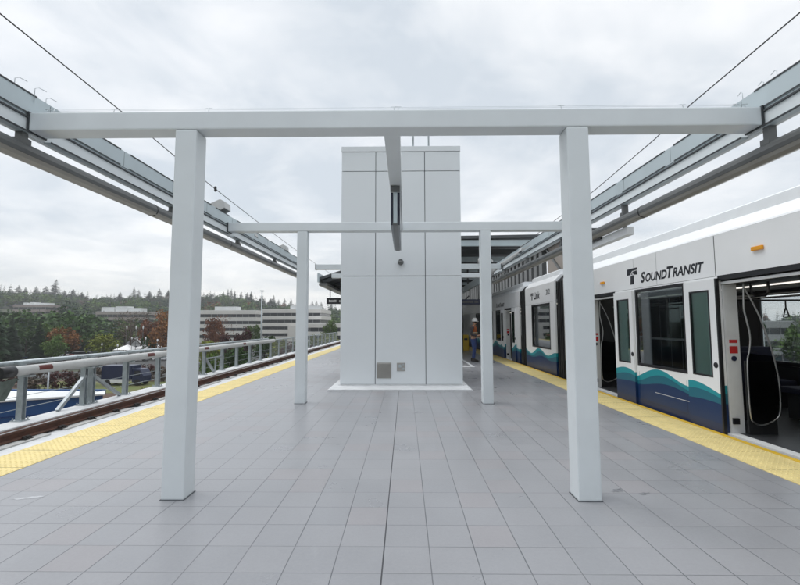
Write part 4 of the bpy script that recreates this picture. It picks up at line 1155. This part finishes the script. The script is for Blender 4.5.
for c in ((80, 118, 'carwhite', 'white car parked left of the yellow green tree', .3, True), (88, 112, 'carwhite', 'white saloon parked just under the yellow green tree', .2),
          (96, 116, 'cargrey', 'silver car parked under the right side of the yellow green tree', .1), (105, 110, 'carblack', 'black car parked between the two nearer globe lamps', .2),
          (113, 116, 'carwhite', 'white car parked right of the nearer globe lamps', .1), (122, 112, 'cargrey', 'silver car parked in front of the small tent', .1),
          (22, 112, 'carblue', 'dark blue car parked below the dark evergreens', .1), (38, 118, 'carwhite', 'white car parked below the dark evergreens', .2),
          (47, 113, 'cargrey', 'silver car parked below the orange tree', .1), (57, 118, 'carwhite', 'white van parked at the foot of the orange tree', .1, True),
          (9, 118, 'carblack', 'black car at the far left of the car park', .1), (69, 112, 'carred', 'red car parked beside the white van', .1),
          (139, 108, 'cargrey', 'silver car parked in front of the little white house', .2), (163, 110, 'carwhite', 'white car parked near the white peaked tent', .1),
          (271, 62, 'carblack', 'black car seen through the fence right of the lamp pole', .2), (266, 70, 'carwhite', 'white car seen through the fence at the lamp pole', .2),
          (322, 105, 'carwhite', 'white car behind the far end of the fence', .1), (328, 112, 'carblue', 'blue car behind the far end of the fence', .1), (315, 110, 'carred', 'red car behind the far end of the fence', .1)):
    car(*c)
# navy box truck
D = 66; x = at(127, D)
t = thing('box_truck', 'navy blue box truck with a white lower side on the road', 'truck', (x, D, GZ))
bx('cargo_box', 'truckblue', t, x-3.2, x+1.6, D-1.1, D+1.1, GZ+1.0, GZ+3.1, bevel=.05)
bx('skirt', 'white', t, x-3.2, x+.2, D-1.12, D+1.12, GZ+.45, GZ+.99, bevel=.02)
k = MB(); k.prism([(x+1.62, GZ+.5), (x+3.4, GZ+.5), (x+3.4, GZ+1.5), (x+2.9, GZ+2.5), (x+1.62, GZ+2.6)], D-1.05, D+1.05); k.build('cab', 'truckblue', t, bevel=.05)
bx('cab_window', 'officewin', t, x+2.0, x+2.85, D-1.07, D-1.052, GZ+1.6, GZ+2.3)
for a in (-2.2, 2.5):
    for b_ in (-1.0, 1.0):
        k = MB(); k.tube([(x+a, D+b_-.15, GZ+.5), (x+a, D+b_+.15, GZ+.5)], .5, 14); k.build('wheel', 'tyre', t)

#==TREES==
def leaf_quad(bm, p, s, r, flat=.5):
    n = Vector((r.gauss(0, 1), r.gauss(0, 1), r.gauss(0, 1)+flat)); n.normalize()
    a = n.cross(Vector((r.gauss(0, 1), r.gauss(0, 1), r.gauss(0, 1)))).normalized(); b_ = n.cross(a)
    s *= r.uniform(.6, 1.4)
    bm.faces.new([bm.verts.new(p+a*s*x+b_*s*y) for x, y in ((-.5, -.35), (.5, -.35), (.65, .2), (0, .6), (-.6, .25))])

def broad_mesh(seed, n=2600, leaf=.034, shape='round'):
    """unit-height broadleaf crown (z .12..1) made of many small leaves in clumps"""
    r = random.Random(seed); bm = bmesh.new()
    cl = []
    for i in range(34):
        while True:
            p = Vector((r.uniform(-1, 1), r.uniform(-1, 1), r.uniform(-1, 1)))
            if .35 < p.length < 1: break
        if shape == 'tall': c = Vector((p.x*.25, p.y*.25, .56+p.z*.40))
        elif shape == 'shrub': c = Vector((p.x*.55, p.y*.45, .46+p.z*.42))
        else: c = Vector((p.x*.36, p.y*.36, .60+p.z*.30))
        cl.append((c, r.uniform(.09, .17)))
    for i in range(n):
        c, q = cl[r.randrange(len(cl))]
        d = Vector((r.gauss(0, 1), r.gauss(0, 1), r.gauss(0, 1))).normalized()*q*(r.random()**.4)
        leaf_quad(bm, c+d, leaf, r)
    return bm
def bare_mesh(seed):
    r = random.Random(seed); k = MB()
    def br(p, d, l, rad, dep):
        q = p+d*l; k.tube([p, q], [rad, rad*.65], 4, cap=False)
        if dep == 0: return
        for i in range(4 if dep > 1 else 3):
            nd_ = (d+Vector((r.gauss(0, .42), r.gauss(0, .42), r.gauss(0, .2)+.12))).normalized()
            br(p+d*l*r.uniform(.55, 1), nd_, l*r.uniform(.55, .8), rad*.55, dep-1)
    br(Vector((0, 0, .15)), Vector((0, 0, 1)), .25, .014, 4)
    bm = k.bm
    for i in range(700):
        v = bm.verts[0] if False else None
        p = Vector((r.gauss(0, .16), r.gauss(0, .16), r.uniform(.35, .95))); leaf_quad(bm, p, .014, r)
    return bm
def fir_mesh(seed, layers=24, w=.20, dens=11):
    """unit-height conifer: drooping needle sprays round a spire"""
    r = random.Random(seed); bm = bmesh.new()
    for i in range(layers):
        t = i/(layers-1); z = .06+.92*t
        rad = w*(1-t)**.85*r.uniform(.72, 1.12)+.008
        m = max(5, int(dens*(1-t*.6)))
        for j in range(m):
            a = 2*PI*(j+r.random())/m; rr_ = rad*r.uniform(.6, 1.15)
            d = Vector((math.cos(a), math.sin(a), 0)); sd_ = Vector((-d.y, d.x, 0))
            wd = rr_*.42+.006
            for q in (0, 1):
                o = r.uniform(-.012, .012)
                b0 = Vector((0, 0, z+o)); tip = d*rr_+Vector((0, 0, z+o-rr_*r.uniform(.25, .55)))
                m1 = b0.lerp(tip, .55)
                bm.faces.new([bm.verts.new(v) for v in (b0, m1+sd_*wd*r.uniform(.5, 1)+Vector((0, 0, r.uniform(-.01, .012))), tip, m1-sd_*wd*r.uniform(.5, 1)+Vector((0, 0, r.uniform(-.02, .006))))])
                d = (d+sd_*r.uniform(-.35, .35)).normalized()
    for q in range(3):
        bm.faces.new([bm.verts.new(v) for v in (Vector((.006, 0, .93)), Vector((-.003, .006, .94)), Vector((r.uniform(-.003, .003), 0, 1.0)))])
    return bm
def to_mesh(bm, name, m):
    me = bpy.data.meshes.new(name); bm.to_mesh(me); bm.free(); me.materials.append(M[m]); return me
def trunk_mesh(h, rad, m='trunk', limbs=True, seed=1):
    r = random.Random(seed); k = MB(); k.tube([(0, 0, 0), (.01, 0, h*.4), (-.008, .006, h*.75), (0, 0, h)], [rad*1.4, rad, rad*.8, rad*.35], 8)
    if limbs:
        for i in range(7):
            a = r.uniform(0, 2*PI); z = h*r.uniform(.45, .95); l = r.uniform(.14, .28)
            k.tube([(0, 0, z), (math.cos(a)*l*.5, math.sin(a)*l*.5, z+l*.5), (math.cos(a)*l, math.sin(a)*l, z+l*.75)], [rad*.5, rad*.35, rad*.12], 5)
    bmesh.ops.recalc_face_normals(k.bm, faces=k.bm.faces)
    return to_mesh(k.bm, 'trunk', m)
TM = {'round': [broad_mesh(s) for s in (1, 2, 3)], 'tall': [broad_mesh(s, 2200, .03, 'tall') for s in (4, 5)], 'shrub': [broad_mesh(s, 2000, .045, 'shrub') for s in (6, 7)],
      'bare': [bare_mesh(s) for s in (8, 9)], 'fir': [fir_mesh(s, 30, .19, 14) for s in (10, 11, 12)], 'fir_thin': [fir_mesh(s, 26, .13, 10) for s in (13, 14, 15)], 'fir_wide': [fir_mesh(s, 26, .30, 18) for s in (16, 17)]}
TR_B = trunk_mesh(.55, .022); TR_F = trunk_mesh(.9, .014, limbs=False); TR_S = trunk_mesh(.3, .02)
CACHE = {}
tn = 0
def tree(px, D, ytop, wpx, shape, leafm, name, label, cat='tree', group=None, base=None, X=None):
    global tn
    tn += 1
    i = tn % len(TM[shape]); key = (shape, i, leafm)
    if key not in CACHE:
        bm = TM[shape][i].copy(); CACHE[key] = to_mesh(bm, 'crown', leafm)
    x = at(px, D) if X is None else X
    z0 = hill(x, D) if base is None else base
    h = zat(ytop, D)-z0
    t = thing(name, label, cat, (x, D, z0-.05), group)
    wu = {'round': .86, 'tall': .62, 'shrub': 1.25, 'bare': .6, 'fir': .40, 'fir_thin': .27, 'fir_wide': .62}[shape]
    sx = wpx/415*D/wu
    a = (tn*2.399) % 6.28
    for nm, me, s in (('crown', CACHE[key], (sx, sx, h)), ('trunk', {'fir': TR_F, 'fir_thin': TR_F, 'fir_wide': TR_F, 'shrub': TR_S}.get(shape, TR_B), (min(sx, h)*1., min(sx, h)*1., h))):
        o = link(nm, me, t, inv=False); o.scale = s; o.rotation_euler = (0, 0, a)
    return t
G1 = 'trees beyond the car park'
for a in (
 (-8, 96, 300, 34, 'fir_wide', 'L_conifer', 'evergreen_tree', 'dark evergreen cut by the left edge of the picture'),
 (9, 104, 314, 30, 'fir_wide', 'L_conifer', 'evergreen_tree', 'dark broad evergreen at the far left above the car park'),
 (24, 112, 321, 30, 'round', 'L_dark', 'leafy_tree', 'dark green round tree between the far left evergreens'),
 (37, 104, 316, 27, 'fir_wide', 'L_conifer', 'evergreen_tree', 'dark evergreen left of the orange tree'),
 (50, 108, 322, 26, 'tall', 'L_green', 'leafy_tree', 'mid green upright tree touching the orange tree'),
 (64, 106, 324, 34, 'round', 'L_orange', 'leafy_tree', 'orange brown autumn tree among the dark evergreens'),
 (55, 100, 333, 26, 'round', 'L_green', 'leafy_tree', 'low green tree in front of the orange tree'),
 (85, 150, 326, 26, 'shrub', 'L_maroon', 'leafy_tree', 'dark red tree left of the yellow green tree'),
 (104, 108, 331, 32, 'round', 'L_yellow', 'leafy_tree', 'bright yellow green tree above the parked cars'),
 (74, 190, 307, 40, 'round', 'L_dark', 'leafy_tree', 'broad dark tree left of the brown office'),
 (58, 210, 305, 30, 'fir_wide', 'L_conifer', 'evergreen_tree', 'dark evergreen behind the orange tree'),
 (92, 200, 313, 26, 'round', 'L_dark', 'leafy_tree', 'dark tree below the left end of the brown office'),
 (118, 150, 317, 22, 'round', 'L_dark', 'leafy_tree', 'dark green tree in front of the brown office'),
 (130, 128, 308, 28, 'bare', 'L_brown', 'bare_tree', 'bare brown tree with thin twigs left of the rust coloured trees'),
 (141, 124, 310, 28, 'bare', 'L_brown', 'bare_tree', 'second bare brown tree beside the rust coloured trees'),
 (124, 140, 314, 22, 'bare', 'L_brown', 'bare_tree', 'small bare tree in front of the brown office'),
 (152, 120, 315, 26, 'round', 'L_rust', 'leafy_tree', 'rust red tree just left of the nearest column'),
 (163, 112, 309, 24, 'tall', 'L_orange', 'leafy_tree', 'orange tree against the left side of the nearest column'),
 (148, 112, 333, 20, 'shrub', 'L_dark', 'leafy_tree', 'low dark tree under the rust red tree'),
 (180, 130, 312, 26, 'round', 'L_green', 'leafy_tree', 'green tree behind the nearest left column'),
 (212, 110, 316, 22, 'tall', 'L_rust', 'leafy_tree', 'rust coloured tree just right of the nearest left column'),
 (222, 105, 312, 20, 'bare', 'L_rust', 'leafy_tree', 'thin reddish tree in front of the left white office'),
 (209, 80, 336, 26, 'round', 'L_yellow', 'leafy_tree', 'yellow green tree low beside the nearest left column'),
 (232, 92, 330, 28, 'round', 'L_maroon', 'leafy_tree', 'dark maroon tree left of the tall lamp pole'),
 (246, 96, 326, 22, 'round', 'L_maroon', 'leafy_tree', 'second maroon tree touching the tall lamp pole'),
 (252, 130, 321, 18, 'round', 'L_green', 'leafy_tree', 'green tree between the two white offices'),
 (240, 62, 341, 34, 'round', 'L_dark', 'leafy_tree', 'dark green tree close behind the fence left of the lamp pole'),
 (214, 58, 344, 30, 'shrub', 'L_green', 'leafy_tree', 'green bushy tree close behind the fence near the column'),
 (265, 90, 331, 24, 'round', 'L_dark', 'leafy_tree', 'dark tree right at the foot of the lamp pole'),
 (280, 84, 336, 24, 'round', 'L_yellow', 'leafy_tree', 'yellowish tree in front of the blank stair block'),
 (290, 74, 341, 22, 'round', 'L_maroon', 'leafy_tree', 'small maroon tree left of the second frame column'),
 (255, 50, 352, 22, 'shrub', 'L_dark', 'leafy_tree', 'low dark bush behind the fence at the lamp pole'),
 (318, 120, 332, 22, 'round', 'L_yellow', 'leafy_tree', 'yellow green tree right of the second frame column'),
 (331, 128, 330, 22, 'shrub', 'L_yellow', 'leafy_tree', 'pale yellow tree near the yellow bollard'),
 (316, 85, 341, 16, 'round', 'L_maroon', 'leafy_tree', 'dark red tree behind the far fence right of the second column'),
 (329, 150, 318, 18, 'round', 'L_green', 'leafy_tree', 'green tree above the low white annex'),
 (300, 100, 333, 22, 'round', 'L_green', 'leafy_tree', 'green tree hidden partly by the second frame column'),
): tree(*a, group=G1)
G2 = 'low shrubs between the track and the road'
for a in (
 (62, 62, 366, 30, 'shrub', 'L_maroon', 'reddish brown shrub behind the blue building under the street lamp arm'), (35, 60, 366, 34, 'shrub', 'L_brown', 'brown shrub behind the left part of the blue building'),
 (10, 64, 363, 36, 'shrub', 'L_maroon', 'reddish shrub at the far left behind the tarp'), (84, 64, 367, 26, 'shrub', 'L_brown', 'brown shrub behind the braced fence posts'),
 (146, 74, 361, 26, 'shrub', 'L_maroon', 'reddish shrub right of the navy truck'), (160, 70, 364, 22, 'shrub', 'L_brown', 'brown shrub beside the nearest left column'),
 (103, 76, 361, 26, 'shrub', 'L_brown', 'brown shrub left of the navy truck'), (205, 47, 368, 24, 'shrub', 'L_green', 'green shrub low behind the fence at the nearest column'),
 (232, 45, 362, 26, 'shrub', 'L_dark', 'dark shrub low behind the fence left of the pole'), (276, 52, 357, 20, 'shrub', 'L_dark', 'dark shrub low behind the mesh fence'),
 (298, 60, 352, 18, 'shrub', 'L_green', 'green shrub behind the mesh fence at the second column'), (147, 52, 385, 22, 'shrub', 'L_yellow', 'yellowish grass clump below the navy truck')):
    tree(*a[:6], 'shrub', a[6], cat='shrub', group=G2, base=GZ)
# right-hand side, seen through the train
for a in ((720, 70, 312, 34, 'round', 'L_green', 'green tree seen through the train doorway'), (745, 60, 304, 26, 'round', 'L_dark', 'tall green tree behind the open train door'),
          (795, 75, 321, 50, 'round', 'L_green', 'broad tree at the right beyond the train'), (835, 60, 314, 60, 'round', 'L_dark', 'dark tree right of the picture beyond the train'),
          (680, 70, 314, 40, 'round', 'L_dark', 'dark tree behind the closed train windows'), (640, 80, 312, 34, 'round', 'L_green', 'green tree behind the lettered train side'),
          (880, 70, 316, 60, 'round', 'L_green', 'green tree far right behind the train'), (600, 90, 305, 40, 'fir', 'L_conifer', 'dark fir behind the second train doorway')):
    tree(*a[:6], 'leafy_tree', a[6], group='trees on the far side of the train')

# tall firs that stand out of the skyline
G3 = 'tall firs along the wooded skyline'
def sky(px, D, ytop, wpx, label, shape='fir_thin'):
    tree(px, D, ytop, wpx*2.4, shape, 'L_firblue', 'fir_tree', label, group=G3)
for px, yt, wd, sh2, lab in (
  (6, 287, 14, 'fir', 'rounded fir on the skyline at the far left'), (13, 283, 9, 'fir_thin', 'pointed fir on the skyline near the left edge'), (20, 285, 10, 'fir', 'bushy fir on the far left skyline'),
  (31, 284, 11, 'fir', 'fir on the skyline left of the tallest left spire'), (41, 284, 13, 'fir', 'broad fir beside the tallest left spire'), (51, 277, 12, 'fir_thin', 'tallest spire shaped fir on the left skyline'),
  (60, 288, 12, 'fir', 'short fir right of the tallest left spire'), (69, 287, 12, 'fir', 'fir on the skyline above the orange tree'), (78, 290, 14, 'fir_wide', 'wide fir on the skyline above the red tree'),
  (117, 290, 8, 'fir', 'fir on the skyline over the brown office'), (131, 285, 6, 'fir_thin', 'thin fir on the skyline right of the brown office'), (136, 288, 7, 'fir_thin', 'small thin fir on the skyline above the bare trees'),
  (147, 289, 9, 'fir', 'fir on the skyline above the rust red tree'), (157, 287, 8, 'fir_thin', 'fir on the skyline left of the nearest column'), (166, 288, 8, 'fir', 'fir on the skyline at the nearest column edge'),
  (203, 298, 8, 'fir', 'short fir on the skyline right of the nearest column'), (213, 299, 10, 'fir_wide', 'low rounded fir right of the nearest column'),
  (222, 290, 6, 'fir_thin', 'leftmost of the tight clump of four firs'), (226.5, 287.5, 5, 'fir_thin', 'second of the tight clump of four firs'), (230, 287, 5, 'fir_thin', 'third of the tight clump of four firs'), (233.5, 289, 5, 'fir_thin', 'rightmost of the tight clump of four firs'),
  (240, 290, 6, 'fir_thin', 'fir just right of the clump of four'), (246, 291, 8, 'fir', 'left one of the two firs over the lamp pole gap'), (250, 290, 7, 'fir', 'right one of the two firs over the lamp pole gap'),
  (261, 293, 8, 'fir', 'round topped fir straight behind the lamp pole'), (270, 297, 10, 'fir', 'low fir over the right white office'), (273, 294, 6, 'fir_thin', 'fir on the skyline over the right office plant room'), (278, 298, 5, 'fir_thin', 'short thin fir over the right white office'),
  (284, 297, 5, 'fir_thin', 'small fir left of the second frame column'), (290.5, 297, 5, 'fir_thin', 'thin fir close to the second frame column'), (312, 300, 6, 'fir_thin', 'fir on the skyline just right of the second frame column'),
  (316, 299, 5, 'fir_thin', 'twin fir on the skyline right of the second frame column'), (321, 301, 6, 'fir_thin', 'fir on the skyline below the canopy gutter'), (331, 302, 7, 'fir', 'fir on the skyline left of the tower')):
    sky(px, 470+((px*37) % 120), yt+1, wd, lab, sh2)

# the wooded slope behind, one mass
def forest():
    r = random.Random(42); bm = bmesh.new()
    var = [fir_mesh(s, 13, .20, 7) for s in (20, 21, 22)]
    dec = [broad_mesh(s, 560, .055) for s in (25, 26)]
    data = []
    for v in var+dec:
        v.verts.ensure_lookup_table(); v.verts.index_update()
        data.append(([w_.co.copy() for w_ in v.verts], [[q.index for q in f_.verts] for f_ in v.faces])); v.free()
    V, F, MI = [], [], []
    def put(x, y, h, wd, kind, mi):
        px = 405+415*x/y; ty = 324-415*(hill(x, y)+h-EYE)/y
        for b0, b1, yb, bd in ((90, 139, 317, 262), (0, 47, 306.5, 302), (194, 325, 330, 190)):
            if b0-4 < px < b1+4 and y < bd+32 and ty < yb: return
        vs_, fs_ = data[kind]; off = len(V); a = r.random()*6.28; ca, sa = math.cos(a), math.sin(a); z0 = hill(x, y)-.3
        V.extend([(x+(c.x*ca-c.y*sa)*wd, y+(c.x*sa+c.y*ca)*wd, z0+c.z*h) for c in vs_])
        F.extend([[i+off for i in q] for q in fs_]); MI.extend([mi]*len(fs_))
    def belt(n, a0, a1, r0, r1):
        for i in range(n):
            a = R(r.uniform(a0, a1)); d = r.uniform(r0, r1); x, y = d*math.sin(a), d*math.cos(a)
            if r.random() < .48:
                h = r.uniform(11, 21); put(x, y, h, h*r.uniform(1.1, 1.9), r.randrange(3), 0)
            else:
                h = r.uniform(8, 16); put(x, y, h, h*r.uniform(.9, 1.5), 3+r.randrange(2), r.choice((0, 0, 1, 1, 1, 1, 1, 1, 2, 2, 2, 2, 3, 4) if d > 330 else (1, 1, 1, 2, 2)))
    belt(760, -50, -4, 345, 640)
    belt(260, -50, -8, 262, 350)
    belt(110, 36, 80, 300, 460)
    belt(170, -49, -33, 165, 255)
    me = bpy.data.meshes.new('forest'); me.from_pydata(V, [], F)
    for m in ('L_firblue', 'L_dark', 'L_green', 'L_brown', 'L_rust'): me.materials.append(M[m])
    me.polygons.foreach_set('material_index', MI)
    o = link('forest', me); tag(o, 'dense mixed woods covering the hillside below the skyline', 'woods', kind='stuff')
forest()
for l_ in TM.values():
    for b_ in l_: b_.free()

#==HAZE==
k = MB(); k.box(-1250, 1250, -1250, 1250, GZ-3, 75)
hz_ = k.build('haze'); tag(hz_, 'thin pale air over the whole place', 'haze', kind='stuff')
m = bpy.data.materials.new('haze_air'); m.use_nodes = True; nt = m.node_tree; nt.nodes.clear()
o_ = nd(nt, 'ShaderNodeOutputMaterial'); pv = nd(nt, 'ShaderNodeVolumePrincipled'); pv.inputs['Density'].default_value = .00042
pv.inputs['Color'].default_value = (.96, .98, 1, 1); pv.inputs['Anisotropy'].default_value = .3
nt.links.new(pv.outputs[0], o_.inputs['Volume']); hz_.data.materials.append(m)
